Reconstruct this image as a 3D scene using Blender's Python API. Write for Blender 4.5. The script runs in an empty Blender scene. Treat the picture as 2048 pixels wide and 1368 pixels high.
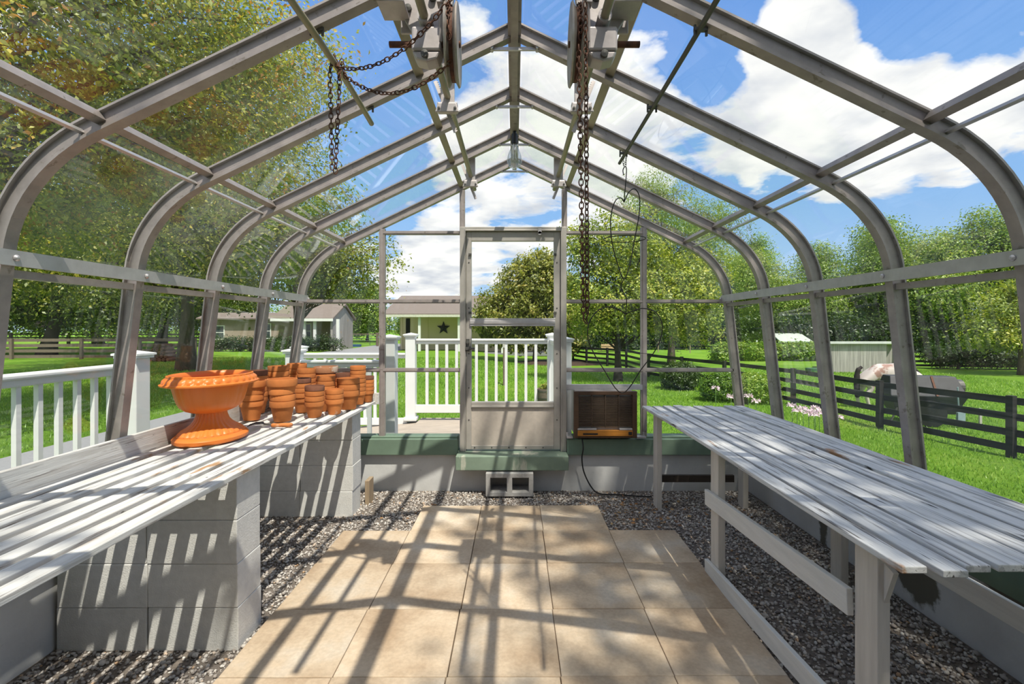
import bpy, math, random
import numpy as np
from mathutils import Vector, Matrix, Euler
random.seed(7); RNG = np.random.default_rng(7)
S = bpy.context.scene; COL = S.collection
PI = math.pi
# ------------------------------------------------------------------ materials
MATS = {}
def nodes(name):
    m = bpy.data.materials.new(name); m.use_nodes = True
    nt = m.node_tree
    for n in list(nt.nodes): nt.nodes.remove(n)
    out = nt.nodes.new('ShaderNodeOutputMaterial')
    return m, nt, out
def N(nt, typ, **kw):
    n = nt.nodes.new('ShaderNode' + typ)
    for k, v in kw.items():
        if k.startswith('i_'):
            n.inputs[k[2:].replace('_', ' ')].default_value = v
        elif k.startswith('n'): n.inputs[int(k[1:])].default_value = v
        else: setattr(n, k, v)
    return n
def L(nt, a, b): nt.links.new(a, b)
def ramp(nt, fac, stops):
    r = N(nt, 'ValToRGB'); e = r.color_ramp.elements
    while len(e) < len(stops): e.new(0.5)
    for i, (p, c) in enumerate(stops):
        e[i].position = p; e[i].color = (*c, 1) if len(c) == 3 else c
    L(nt, fac, r.inputs[0]); return r.outputs[0]
def noise(nt, scale=5, detail=4, rough=.55, vec=None, stretch=None, obj=True):
    tc = N(nt, 'TexCoord'); src = tc.outputs['Object' if obj else 'Generated'] if vec is None else vec
    if stretch:
        mp = N(nt, 'Mapping'); mp.inputs['Scale'].default_value = stretch; L(nt, src, mp.inputs[0]); src = mp.outputs[0]
    n = N(nt, 'TexNoise'); n.inputs['Scale'].default_value = scale; n.inputs['Detail'].default_value = detail; n.inputs['Roughness'].default_value = rough
    L(nt, src, n.inputs['Vector']); return n.outputs['Fac']
def mix(nt, fac, a, b, mode='MIX'):
    m = N(nt, 'MixRGB', blend_type=mode)
    for i, v in ((0, fac), (1, a), (2, b)):
        if hasattr(v, 'is_linked'): L(nt, v, m.inputs[i])
        elif i == 0: m.inputs[0].default_value = v
        else: m.inputs[i].default_value = (*v, 1)
    return m.outputs[0]
def bump(nt, h, strength=.3, dist=.01):
    b = N(nt, 'Bump'); b.inputs['Strength'].default_value = strength; b.inputs['Distance'].default_value = dist
    L(nt, h, b.inputs['Height']); return b.outputs[0]
def pbr(name, col, rough=.6, metal=0, var=.25, scale=8, stretch=None, col2=None, bmp=.15, bdist=.004, spots=None, randhue=0, spec=.5):
    """base colour with noise variation, optional second colour in blotches, optional spots (colour, threshold, scale)"""
    m, nt, out = nodes(name)
    p = N(nt, 'BsdfPrincipled'); p.inputs['Roughness'].default_value = rough; p.inputs['Metallic'].default_value = metal
    p.inputs['Specular IOR Level'].default_value = spec
    nz = noise(nt, scale, 6, .6, stretch=stretch)
    c2 = col2 or tuple(x * (1 - var) for x in col)
    c = ramp(nt, nz, [(.3, c2), (.7, col)])
    if spots:
        for (sc, th, cl, st) in spots:
            ns = noise(nt, sc, 5, .6, stretch=st)
            f = ramp(nt, ns, [(th, (0, 0, 0)), (min(1, th + .06), (1, 1, 1))])
            c = mix(nt, f, c, cl)
    if randhue:
        oi = N(nt, 'ObjectInfo'); hs = N(nt, 'HueSaturation')
        mr = N(nt, 'MapRange'); mr.inputs[3].default_value = 1 - randhue; mr.inputs[4].default_value = 1 + randhue
        L(nt, oi.outputs['Random'], mr.inputs[0]); L(nt, mr.outputs[0], hs.inputs['Value']); L(nt, c, hs.inputs['Color']); c = hs.outputs[0]
    L(nt, c, p.inputs['Base Color'])
    if bmp:
        fine = noise(nt, scale * 5, 4, .6, stretch=stretch)
        L(nt, bump(nt, fine, bmp, bdist), p.inputs['Normal'])
    L(nt, p.outputs[0], out.inputs[0]); MATS[name] = m; return m
def glass_mat(name, tint=(.985, .995, .99), haze=.007, f0=.016):
    m, nt, out = nodes(name)
    lw = N(nt, 'LayerWeight'); lw.inputs['Blend'].default_value = .5
    pw = N(nt, 'Math', operation='POWER'); L(nt, lw.outputs['Facing'], pw.inputs[0]); pw.inputs[1].default_value = 5
    ma = N(nt, 'Math', operation='MULTIPLY_ADD'); L(nt, pw.outputs[0], ma.inputs[0]); ma.inputs[1].default_value = .80; ma.inputs[2].default_value = f0
    tr = N(nt, 'BsdfTransparent'); tr.inputs[0].default_value = (*tint, 1)
    gl = N(nt, 'BsdfGlossy'); gl.inputs['Roughness'].default_value = .0; gl.inputs[0].default_value = (1, 1, 1, 1)
    df = N(nt, 'BsdfTranslucent'); df.inputs[0].default_value = (.85, .87, .86, 1)
    nz = noise(nt, 2.2, 5, .6); fz = ramp(nt, nz, [(.35, (haze * .25,) * 3), (.75, (haze * 1.6,) * 3)])
    m1 = N(nt, 'MixShader'); L(nt, fz, m1.inputs[0]); L(nt, tr.outputs[0], m1.inputs[1]); L(nt, df.outputs[0], m1.inputs[2])
    m2 = N(nt, 'MixShader'); L(nt, ma.outputs[0], m2.inputs[0]); L(nt, m1.outputs[0], m2.inputs[1]); L(nt, gl.outputs[0], m2.inputs[2])
    L(nt, m2.outputs[0], out.inputs[0]); MATS[name] = m; return m
def leaf_mat(name, stops, trans=.4):
    m, nt, out = nodes(name)
    at = N(nt, 'Attribute'); at.attribute_name = 'tone'
    c = ramp(nt, at.outputs['Fac'], stops)
    d = N(nt, 'BsdfDiffuse'); t = N(nt, 'BsdfTranslucent'); g = N(nt, 'BsdfGlossy'); g.inputs['Roughness'].default_value = .45
    g.inputs[0].default_value = (.8, .85, .8, 1)
    tc = mix(nt, 1.0, c, (1.25, 1.2, .55), 'MULTIPLY')
    L(nt, c, d.inputs[0]); L(nt, tc, t.inputs[0])
    ms = N(nt, 'MixShader'); ms.inputs[0].default_value = trans; L(nt, d.outputs[0], ms.inputs[1]); L(nt, t.outputs[0], ms.inputs[2])
    mg = N(nt, 'MixShader'); mg.inputs[0].default_value = .05; L(nt, ms.outputs[0], mg.inputs[1]); L(nt, g.outputs[0], mg.inputs[2])
    L(nt, mg.outputs[0], out.inputs[0]); MATS[name] = m; return m
def attr_mat(name, stops, rough=.8):
    m, nt, out = nodes(name)
    at = N(nt, 'Attribute'); at.attribute_name = 'tone'
    c = ramp(nt, at.outputs['Fac'], stops)
    nz = noise(nt, 60, 3); c = mix(nt, .35, c, ramp(nt, nz, [(.3, (.35, .33, .3)), (.7, (1.1, 1.08, 1.02))]), 'MULTIPLY')
    p = N(nt, 'BsdfPrincipled'); p.inputs['Roughness'].default_value = rough; p.inputs['Specular IOR Level'].default_value = .25
    L(nt, c, p.inputs['Base Color']); L(nt, p.outputs[0], out.inputs[0]); MATS[name] = m; return m

alu = pbr('weathered_aluminium', (.45, .39, .365), .5, .3, .3, 10, (1, 1, 1), bmp=.06, spots=[(22, .62, (.24, .205, .175), None)])
alu_light = pbr('bright_aluminium', (.66, .625, .62), .42, .5, .2, 14, bmp=.05)
alu_door = pbr('door_aluminium', (.52, .48, .43), .5, .3, .22, 8, bmp=.05, spots=[(18, .7, (.3, .27, .23), None)])
kick = pbr('kick_panel_sheet', (.62, .54, .46), .55, .1, .14, 30, bmp=.12, bdist=.002)
zinc = pbr('cast_zinc', (.64, .575, .56), .5, .3, .2, 18, bmp=.1)
pipe = pbr('beige_pipe', (.46, .41, .29), .5, .25, .35, 9, (1, .3, 1), bmp=.05)
darkpipe = pbr('dark_rod', (.12, .115, .105), .5, .3, .3, 10)
rust = pbr('rusty_iron', (.21, .085, .045), .75, .3, .6, 35, col2=(.06, .035, .028), bmp=.2)
wire = pbr('black_wire', (.03, .024, .02), .5, .4, .4, 12)
WS = (14, .55, 14)
wood_l = pbr('weathered_white_wood', (.78, .76, .72), .8, 0, .25, 3, WS, bmp=.35, bdist=.003,
             spots=[(4, .53, (.58, .55, .51), WS), (6, .60, (.24, .21, .19), WS), (2.6, .615, (.42, .25, .13), (3.5, .8, 3)), (22, .66, (.2, .18, .16), (1, .6, 1))])
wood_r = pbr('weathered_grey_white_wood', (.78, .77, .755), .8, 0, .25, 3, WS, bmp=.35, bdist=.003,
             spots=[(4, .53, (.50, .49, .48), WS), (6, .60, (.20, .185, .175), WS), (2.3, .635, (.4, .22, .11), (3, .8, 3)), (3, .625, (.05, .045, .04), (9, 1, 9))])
leg_w = pbr('painted_timber', (.74, .675, .59), .8, 0, .22, 3, (9, 9, .8), bmp=.3, bdist=.003, spots=[(6, .7, (.38, .33, .27), (9, 9, .8))])
rail_w = pbr('painted_white_rail', (.78, .755, .70), .75, 0, .15, 4, (9, 1, 9), bmp=.2)
darkwood = pbr('dark_old_board', (.07, .05, .035), .85, 0, .4, 5, (1, 8, 8))
tanwood = pbr('tan_timber', (.42, .31, .2), .8, 0, .3, 5, (8, 8, 1))
deckwood = pbr('deck_boards', (.50, .42, .35), .8, 0, .35, 4, (1, 9, 9), bmp=.2)
cmu = pbr('concrete_block', (.71, .695, .66), .95, 0, .14, 26, bmp=.55, bdist=.004, randhue=.06)
cmu_dark = pbr('old_concrete_block', (.50, .48, .455), .95, 0, .3, 26, bmp=.6, bdist=.004)
stucco = pbr('painted_foundation', (.70, .69, .67), .9, 0, .16, 3.5, bmp=.35, bdist=.006, spots=[(1.1, .70, (.16, .15, .11), (1, 1, .5)), (9, .72, (.40, .40, .38), None)])
def stained(name, spots):
    m, nt, out = nodes(name); p = N(nt, 'BsdfPrincipled'); p.inputs['Roughness'].default_value = .9
    c = ramp(nt, noise(nt, 3.5, 6, .6), [(.3, (.50, .49, .475)), (.7, (.61, .605, .59))])
    tc = N(nt, 'TexCoord'); nz = noise(nt, 7, 6, .65)
    for (pt, scl, rad) in spots:
        sb = N(nt, 'VectorMath', operation='SUBTRACT'); L(nt, tc.outputs['Object'], sb.inputs[0]); sb.inputs[1].default_value = pt
        mu = N(nt, 'VectorMath', operation='MULTIPLY'); L(nt, sb.outputs[0], mu.inputs[0]); mu.inputs[1].default_value = scl
        ln = N(nt, 'VectorMath', operation='LENGTH'); L(nt, mu.outputs[0], ln.inputs[0])
        ad = N(nt, 'Math', operation='MULTIPLY_ADD'); L(nt, nz, ad.inputs[0]); ad.inputs[1].default_value = 1.6; L(nt, ln.outputs['Value'], ad.inputs[2])
        f = ramp(nt, ad.outputs[0], [(0, (1, 1, 1)), (.999, (0, 0, 0))]); r = N(nt, 'MapRange'); L(nt, ad.outputs[0], r.inputs[0]); r.inputs[1].default_value = rad + .8; r.inputs[2].default_value = rad + .6; r.inputs[3].default_value = 0; r.inputs[4].default_value = 1
        c = mix(nt, r.outputs[0], c, (.13, .118, .09))
    L(nt, c, p.inputs['Base Color']); L(nt, bump(nt, noise(nt, 17, 4), .35, .006), p.inputs['Normal']); L(nt, p.outputs[0], out.inputs[0]); return m
stucco_r = stained('mould_stained_foundation', [((2.04, 2.42, .16), (1, 6.5, 4.5), .8), ((2.04, 3.17, .10), (1, 16, 6), .8), ((2.04, 1.9, .33), (1, 3, 14), .8)])
green = pbr('green_painted_sill', (.185, .265, .19), .75, 0, .2, 5, bmp=.15, spots=[(7, .72, (.40, .42, .34), (1, 1, .35))])
green_step = pbr('green_stained_step', (.25, .33, .245), .8, 0, .25, 5, bmp=.15, spots=[(4, .55, (.46, .47, .38), (1.6, 1, .4)), (9, .73, (.12, .13, .1), (1, 1, .4))])
blocker_w = pbr('fill_blocker_boards', (.34, .27, .205), .9, 0, .35, 3, (9, 9, .35), bmp=.3)  # brown boards of the added wall that blocks fill light
def paver_mat():
    m, nt, out = nodes('sandstone_paver')
    p = N(nt, 'BsdfPrincipled'); p.inputs['Roughness'].default_value = .9; p.inputs['Specular IOR Level'].default_value = .2
    tc = N(nt, 'TexCoord'); oi = N(nt, 'ObjectInfo')
    ad = N(nt, 'VectorMath', operation='ADD'); sc = N(nt, 'VectorMath', operation='SCALE'); sc.inputs['Scale'].default_value = 37
    cb = N(nt, 'CombineXYZ'); L(nt, oi.outputs['Random'], cb.inputs[0]); L(nt, oi.outputs['Random'], cb.inputs[1])
    L(nt, cb.outputs[0], sc.inputs[0]); L(nt, tc.outputs['Object'], ad.inputs[0]); L(nt, sc.outputs[0], ad.inputs[1])
    n1 = noise(nt, 3.2, 5, .55, vec=ad.outputs[0]); c = ramp(nt, n1, [(.30, (.40, .285, .185)), (.55, (.58, .455, .325)), (.75, (.63, .55, .45))])
    n2 = noise(nt, 60, 3, .6, vec=ad.outputs[0]); c = mix(nt, .25, c, ramp(nt, n2, [(.35, (.55, .55, .55)), (.65, (1.1, 1.1, 1.1))]), 'MULTIPLY')
    hs = N(nt, 'HueSaturation'); mr = N(nt, 'MapRange'); mr.inputs[3].default_value = .88; mr.inputs[4].default_value = 1.1
    L(nt, oi.outputs['Random'], mr.inputs[0]); L(nt, mr.outputs[0], hs.inputs['Value']); L(nt, c, hs.inputs['Color'])
    L(nt, hs.outputs[0], p.inputs['Base Color'])
    L(nt, bump(nt, n2, .25, .003), p.inputs['Normal']); L(nt, p.outputs[0], out.inputs[0]); return m
paver_m = paver_mat()
gravel_base = pbr('gravel_bed', (.30, .25, .21), .95, 0, .5, 40, bmp=1, bdist=.01)
stone_m = attr_mat('gravel_stone', [(0, (.17, .145, .13)), (.3, (.37, .325, .295)), (.6, (.55, .505, .465)), (.8, (.70, .665, .625)), (.9, (.50, .31, .17)), (1, (.85, .82, .78))])
terra = pbr('terracotta', (.70, .235, .06), .85, 0, .25, 12, bmp=.12, randhue=.16, spots=[(6, .60, (.70, .42, .27), None), (14, .66, (.30, .13, .07), None)])
terra_pale = pbr('limescaled_terracotta', (.55, .25, .12), .9, 0, .3, 12, bmp=.15, spots=[(9, .5, (.60, .48, .38), None)])
terra_dark = pbr('sooty_terracotta', (.28, .115, .065), .9, 0, .35, 12, bmp=.15, randhue=.1)
plastic = pbr('orange_plastic', (.80, .215, .035), .38, 0, .1, 4, bmp=.02, spec=.4)
acbrown = pbr('brown_casing', (.09, .047, .024), .5, 0, .3, 10, (1, 1, 10))
acgrille = pbr('brown_grille', (.095, .062, .04), .5, 0, .3, 15)
acorange = pbr('wood_grain_panel', (.50, .20, .03), .45, 0, .25, 8, (1, 8, 12))
black = pbr('black_plastic', (.012, .012, .012), .5, 0, .2)
vinyl = pbr('white_vinyl', (.86, .86, .85), .45, 0, .05, 3, bmp=0)
chalk = pbr('peeling_white_panel', (.74, .75, .72), .8, 0, .1, 6, spots=[(8, .66, (.45, .5, .42), (1, 1, .4))])
glass = glass_mat('pane_glass'); glass_curved = glass_mat('curved_pane_glass', (.975, .985, .98), .022)
bulbglass = glass_mat('bulb_glass', (.86, .88, .90), .12, .13)
bark = pbr('bark', (.17, .125, .09), .95, 0, .5, 6, (5, 5, 1), bmp=.8, bdist=.03)
bark_d = pbr('dark_bark', (.07, .052, .04), .95, 0, .5, 6, (5, 5, 1), bmp=.8, bdist=.03)
fence_b = pbr('black_fence_board', (.022, .020, .018), .8, 0, .4, 5, spots=[(5, .72, (.12, .10, .07), None)])
fence_g = pbr('weathered_fence_board', (.21, .16, .125), .9, 0, .35, 5, (1, 8, 8))
asphalt = pbr('grey_path', (.30, .30, .31), .95, 0, .2, 30, bmp=.3)
barn_w = pbr('cream_siding', (.90, .72, .50), .8, 0, .12, 3, (30, 1, 1), bmp=.1)
barn_r = pbr('brown_grey_shingles', (.24, .195, .165), .95, 0, .3, 2, (3, 12, 12), bmp=.2)
house_w = pbr('weathered_board_siding', (.46, .36, .29), .9, 0, .4, 3, (12, 12, .8), bmp=.2)
shed_w = pbr('silvered_plank_wall', (.50, .47, .44), .9, 0, .6, 2.2, (9, 9, .25), bmp=.3, spots=[(.9, .62, (.45, .34, .23), None)])
dark = pbr('dark_opening', (.015, .014, .012), .9, 0, .2)
winglass = pbr('window_glass', (.06, .075, .08), .08, 0, .1, bmp=0)
starm = pbr('star_steel', (.045, .05, .065), .5, .4, .3)
trailer_m = pbr('grey_black_steel', (.06, .06, .064), .55, .3, .35, 6, spots=[(4, .68, (.2, .12, .08), None)])
lightroof = pbr('pale_green_roof', (.52, .58, .50), .7, 0, .12, 3)
whiteroof = pbr('pale_metal_edge', (.68, .69, .68), .6, .1, .1, 3)
horse_m = pbr('roan_coat', (.66, .58, .53), .8, 0, .2, 2.2, bmp=.05, spots=[(1.7, .53, (.32, .19, .15), None)])
mane_m = pbr('dark_mane', (.03, .022, .02), .8, 0, .3)
mulch = pbr('mulch', (.09, .055, .035), .95, 0, .5, 12, bmp=.8, bdist=.03)
petal = pbr('pale_pink_petal', (.88, .68, .75), .7, 0, .15, 20, bmp=0)
stemg = pbr('green_stem', (.16, .28, .07), .7, 0, .2, 20, bmp=0)
blue = pbr('blue_plastic', (.05, .12, .3), .5)
gatem = pbr('galvanised_gate', (.10, .13, .12), .5, .5, .2)
boxwood = pbr('pale_box_wood', (.62, .40, .24), .8, 0, .2, 5)
def lawn_mat():
    m, nt, out = nodes('lawn_turf')
    p = N(nt, 'BsdfPrincipled'); p.inputs['Roughness'].default_value = .95; p.inputs['Specular IOR Level'].default_value = .1
    n1 = noise(nt, .35, 5, .6); c = ramp(nt, n1, [(.3, (.145, .30, .028)), (.55, (.21, .39, .04)), (.75, (.32, .44, .08))])
    n2 = noise(nt, 9, 6, .75); c = mix(nt, .55, c, ramp(nt, n2, [(.3, (.45, .5, .4)), (.7, (1.35, 1.3, 1.2))]), 'MULTIPLY')
    L(nt, c, p.inputs['Base Color']); L(nt, bump(nt, noise(nt, 25, 5, .8), 1, .06), p.inputs['Normal']); L(nt, p.outputs[0], out.inputs[0]); return m
lawn_m = lawn_mat()
G0 = [(0, (.05, .12, .012)), (.35, (.11, .23, .022)), (.7, (.20, .34, .035)), (1, (.36, .46, .07))]
lf_left = leaf_mat('maple_leaf', [(0, (.09, .13, .016)), (.35, (.22, .27, .032)), (.7, (.43, .45, .065)), (.88, (.62, .54, .10)), (1, (.58, .27, .06))], .48)
lf_mid = leaf_mat('dogwood_leaf', [(0, (.08, .10, .018)), (.4, (.23, .26, .045)), (.75, (.44, .44, .09)), (1, (.64, .54, .18))])
lf_bright = leaf_mat('bright_leaf', [(0, (.09, .14, .015)), (.4, (.24, .32, .035)), (.75, (.43, .48, .07)), (1, (.70, .66, .14))])
lf_far = leaf_mat('woodland_leaf', [(0, (.07, .14, .015)), (.4, (.19, .31, .035)), (.75, (.31, .42, .06)), (1, (.48, .50, .13))])
lf_dark = leaf_mat('dark_hedge_leaf', [(0, (.015, .035, .008)), (.5, (.04, .08, .014)), (1, (.10, .16, .03))])
lf_shrub = leaf_mat('shrub_leaf', [(0, (.06, .14, .012)), (.5, (.16, .30, .025)), (1, (.36, .46, .06))])
lf_willow = leaf_mat('willow_leaf', [(0, (.14, .20, .05)), (.5, (.25, .33, .08)), (1, (.42, .46, .15))])
grass_m = leaf_mat('grass_blade', [(0, (.11, .23, .02)), (.5, (.22, .42, .035)), (1, (.42, .56, .10))], .35)
deadleaf = leaf_mat('dry_leaf', [(0, (.16, .07, .03)), (.6, (.36, .18, .07)), (1, (.5, .33, .16))], .15)
# ------------------------------------------------------------------ mesh helpers
class MB:
    def __init__(s): s.v = []; s.f = []; s.m = []; s.cur = 0
    def add(s, vs, fs):
        b = len(s.v); s.v += [tuple(x) for x in vs]; s.f += [tuple(b + i for i in f) for f in fs]; s.m += [s.cur] * len(fs); return s
    def box(s, lo, hi, M=None):
        (a, b, c), (d, e, f) = lo, hi
        vs = [(a,b,c),(d,b,c),(d,e,c),(a,e,c),(a,b,f),(d,b,f),(d,e,f),(a,e,f)]
        if M is not None: vs = [tuple(M @ Vector(v)) for v in vs]
        return s.add(vs, [(3,2,1,0),(4,5,6,7),(0,1,5,4),(1,2,6,5),(2,3,7,6),(3,0,4,7)])
    def cbox(s, c, d, M=None): return s.box(tuple(c[i]-d[i]/2 for i in range(3)), tuple(c[i]+d[i]/2 for i in range(3)), M)
    def beam(s, p, q, w, h, up=(0, 0, 1)):
        p, q = Vector(p), Vector(q); d = (q - p); ln = d.length; d.normalize()
        u = Vector(up); x = d.cross(u)
        if x.length < 1e-4: x = d.cross(Vector((1, 0, 0)))
        x.normalize(); z = x.cross(d)
        vs = []
        for t in (p, q):
            for a, b in ((-1,-1),(1,-1),(1,1),(-1,1)): vs.append(t + x*a*w/2 + z*b*h/2)
        return s.add(vs, [(0,1,2,3),(7,6,5,4),(0,4,5,1),(1,5,6,2),(2,6,7,3),(3,7,4,0)])
    def tube(s, pts, r, seg=8, closed=False, cap=True):
        pts = [Vector(p) for p in pts]; n = len(pts); rs = r if isinstance(r, (list, tuple)) else [r]*n
        rings = []; prev = None
        for i, p in enumerate(pts):
            a = pts[(i-1) % n] if (closed or i > 0) else p; b = pts[(i+1) % n] if (closed or i < n-1) else p
            d = (b - a); d = d.normalized() if d.length > 1e-9 else Vector((0,0,1))
            if prev is None:
                x = d.cross(Vector((0,0,1)));
                if x.length < .05: x = d.cross(Vector((1,0,0)))
            else: x = prev - d * prev.dot(d)
            if x.length < 1e-6: x = d.orthogonal()
            x.normalize(); prev = x; y = d.cross(x)
            rings.append([p + (x*math.cos(2*PI*k/seg) + y*math.sin(2*PI*k/seg))*rs[i] for k in range(seg)])
        vs = [v for rg in rings for v in rg]; fs = []
        for i in range(n if closed else n-1):
            j = (i+1) % n
            for k in range(seg):
                l = (k+1) % seg; fs.append((i*seg+k, i*seg+l, j*seg+l, j*seg+k))
        if cap and not closed: fs += [tuple(range(seg))[::-1], tuple((n-1)*seg+k for k in range(seg))]
        return s.add(vs, fs)
    def lathe(s, prof, seg=32, M=None, sx=1, sy=1, mod=None):
        vs = []; fs = []
        for i, (r, z) in enumerate(prof):
            for k in range(seg):
                t = 2*PI*k/seg; rr = r * (mod(i, t) if mod else 1)
                vs.append(Vector((rr*math.cos(t)*sx, rr*math.sin(t)*sy, z)))
        for i in range(len(prof)-1):
            for k in range(seg):
                l = (k+1) % seg; fs.append((i*seg+k, i*seg+l, (i+1)*seg+l, (i+1)*seg+k))
        if prof[0][0] > 0: fs.append(tuple(range(seg))[::-1])
        if prof[-1][0] > 0: fs.append(tuple((len(prof)-1)*seg+k for k in range(seg)))
        if M is not None: vs = [M @ v for v in vs]
        return s.add(vs, fs)
    def prism(s, poly, d, M=None):
        """poly in XZ, extruded along Y from d[0] to d[1]"""
        n = len(poly); vs = [Vector((x, d[0], z)) for x, z in poly] + [Vector((x, d[1], z)) for x, z in poly]
        if M is not None: vs = [M @ v for v in vs]
        fs = [tuple(range(n)), tuple(range(2*n-1, n-1, -1))] + [(i, n+i, n+(i+1) % n, (i+1) % n) for i in range(n)]
        return s.add(vs, fs)
    def grid(s, xs, ys, holes, z0, z1, M=None):
        vid = {}; vs = []
        def V(i, j, k):
            if (i, j, k) not in vid: vid[(i, j, k)] = len(vs); vs.append(Vector((xs[i], ys[j], (z0, z1)[k])))
            return vid[(i, j, k)]
        nx, ny = len(xs)-1, len(ys)-1; fs = []
        solid = lambda i, j: 0 <= i < nx and 0 <= j < ny and (i, j) not in holes
        for i in range(nx):
            for j in range(ny):
                if not solid(i, j): continue
                fs += [(V(i,j,1),V(i+1,j,1),V(i+1,j+1,1),V(i,j+1,1)), (V(i,j+1,0),V(i+1,j+1,0),V(i+1,j,0),V(i,j,0))]
                if not solid(i, j-1): fs.append((V(i,j,0),V(i+1,j,0),V(i+1,j,1),V(i,j,1)))
                if not solid(i, j+1): fs.append((V(i+1,j+1,0),V(i,j+1,0),V(i,j+1,1),V(i+1,j+1,1)))
                if not solid(i-1, j): fs.append((V(i,j+1,0),V(i,j,0),V(i,j,1),V(i,j+1,1)))
                if not solid(i+1, j): fs.append((V(i+1,j,0),V(i+1,j+1,0),V(i+1,j+1,1),V(i+1,j,1)))
        if M is not None: vs = [M @ v for v in vs]
        return s.add(vs, fs)
    def mesh(s, name, mats, smooth=False):
        me = bpy.data.meshes.new(name); me.from_pydata(s.v, [], s.f)
        for m in (mats if isinstance(mats, (list, tuple)) else [mats]): me.materials.append(m)
        me.polygons.foreach_set('material_index', s.m)
        if smooth: me.polygons.foreach_set('use_smooth', [True]*len(s.f))
        me.validate(); me.update(); return me
def props(o, label=None, cat=None, group=None, kind=None):
    if label: o['label'] = label
    if cat: o['category'] = cat
    if group: o['group'] = group
    if kind: o['kind'] = kind
    return o
def O(name, mb, mat, parent=None, label=None, cat=None, group=None, kind=None, smooth=False, bevel=0, loc=None, auto=None):
    me = mb if isinstance(mb, bpy.types.Mesh) else mb.mesh(name, mat, smooth)
    o = bpy.data.objects.new(name, me); COL.objects.link(o)
    if loc is not None: o.location = loc
    if parent: o.parent = parent
    if bevel:
        b = o.modifiers.new('bevel', 'BEVEL'); b.width = bevel; b.segments = 2; b.limit_method = 'ANGLE'; b.angle_limit = .6
    if auto:
        try: me.set_sharp_from_angle(angle=auto)
        except Exception: pass
    return props(o, label, cat, group, kind)
def E(name, loc=(0,0,0), label=None, cat=None, group=None, kind=None, rz=0):
    o = bpy.data.objects.new(name, None); COL.objects.link(o); o.location = loc; o.rotation_euler = (0, 0, rz); o.empty_display_size = .1
    return props(o, label, cat, group, kind)
def copy_tree(o, parent=None):
    c = o.copy(); COL.objects.link(c); c.parent = parent
    for ch in [x for x in list(COL.objects) if x.parent == o]: copy_tree(ch, c)
    return c
# ------------------------------------------------------------------ camera
CZ = 1.43; F = 958.0; VX, VY = 1029.0, 655.0
cam = bpy.data.cameras.new('camera'); co = bpy.data.objects.new('camera', cam); COL.objects.link(co)
cam.sensor_width = 36; cam.lens = 36 * F / 2048; co.location = (0, 0, CZ); co.rotation_euler = (PI/2, 0, 0)
cam.shift_x = -(VX - 1024) / 2048; cam.shift_y = -(684 - VY) / 2048; cam.clip_start = .02; cam.clip_end = 1000
S.camera = co
def at(px, py, Y): return ((px - VX) * Y / F, Y, CZ - (py - VY) * Y / F)
def gz(x):
    t = min(1, max(0, (2 - x) / 8)); t = t*t*(3 - 2*t); return -1.15 + .45 * t
# ------------------------------------------------------------------ greenhouse shell
YG = 4.23; BAY = .62
ribs_y = [YG - BAY * k for k in range(9)]
P0 = Vector((1.528, 2.165)); P3 = Vector((1.880, 1.70)); PC = Vector((1.850, 2.012)); PB = Vector((2.015, .47)); PR = Vector((0, 2.90))
c1 = P0 + (PC - P0) * .62; c2 = P3 + (PC - P3) * .62
def bez(t): return P0*(1-t)**3 + c1*3*t*(1-t)**2 + c2*3*t*t*(1-t) + P3*t**3
CURVE = [bez(i/12) for i in range(13)]
HALF = [PR] + CURVE + [PB]
def mirror(p, s): return Vector((p.x * s, p.y))
FULL = [mirror(p, -1) for p in HALF[::-1]] + HALF[1:]
def norms(pts):
    out = []
    for i in range(len(pts)):
        a = pts[max(0, i-1)]; b = pts[min(len(pts)-1, i+1)]
        d1 = (pts[i] - a); d2 = (b - pts[i]); 
        ns = [Vector((-d.y, d.x)).normalized() for d in (d1, d2) if d.length > 1e-6]
        n = sum(ns, Vector((0, 0))); n.normalize(); out.append(n / max(.5, n.dot(ns[0])))
    return out
SEC = [(.034,-.026),(.034,.026),(.026,.026),(.024,.011),(-.012,.011),(-.016,.017),(-.022,.017),(-.024,.024),(-.034,.024),(-.034,-.024),(-.024,-.024),(-.022,-.017),(-.016,-.017),(-.012,-.011),(.024,-.011),(.026,-.026)]
def rib_mesh():
    mb = MB(); nn = norms(FULL); k = len(SEC); vs = []
    for p, n in zip(FULL, nn):
        for (a, y) in SEC: q = p + n*a; vs.append((q.x, y, q.y))
    fs = []
    for i in range(len(FULL)-1):
        for j in range(k): l = (j+1) % k; fs.append((i*k+j, i*k+l, (i+1)*k+l, (i+1)*k+j))
    fs += [tuple(range(k)), tuple(range((len(FULL)-1)*k, len(FULL)*k))[::-1]]
    return mb.add(vs, fs)
rm = rib_mesh().mesh('rib', alu)
tn = [0]
def trim(mb, mat, label, **kw):
    tn[0] += 1
    return O('trim_%d' % tn[0], mb, mat, label=label, cat='trim', kind='structure', **kw)
ordinal = ['first','second','third','fourth','fifth','sixth','seventh','eighth','ninth','tenth']
for k, y in enumerate(ribs_y):
    o = trim(rm, alu, 'arched aluminium glazing rib, %s counted from the door wall' % ordinal[k]); o.location = (0, y, 0)
    tie = MB().box((-.12, -.006, 2.80), (.12, .006, 2.815))
    for sx in (-1, 1): tie.tube([(sx*.112, -.02, 2.808), (sx*.112, .02, 2.808)], .008, 6)
    O('ridge_tie', tie, alu_light, parent=o, loc=(0, 0, 0))
Y0, Y1 = ribs_y[-1] - .02, YG + .03
trim(MB().box((-.032, Y0, 2.86), (.032, Y1, 2.95)).box((-.018, Y0, 2.83), (.018, Y1, 2.86)), alu, 'ridge bar running along the peak of the glass roof')
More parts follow.
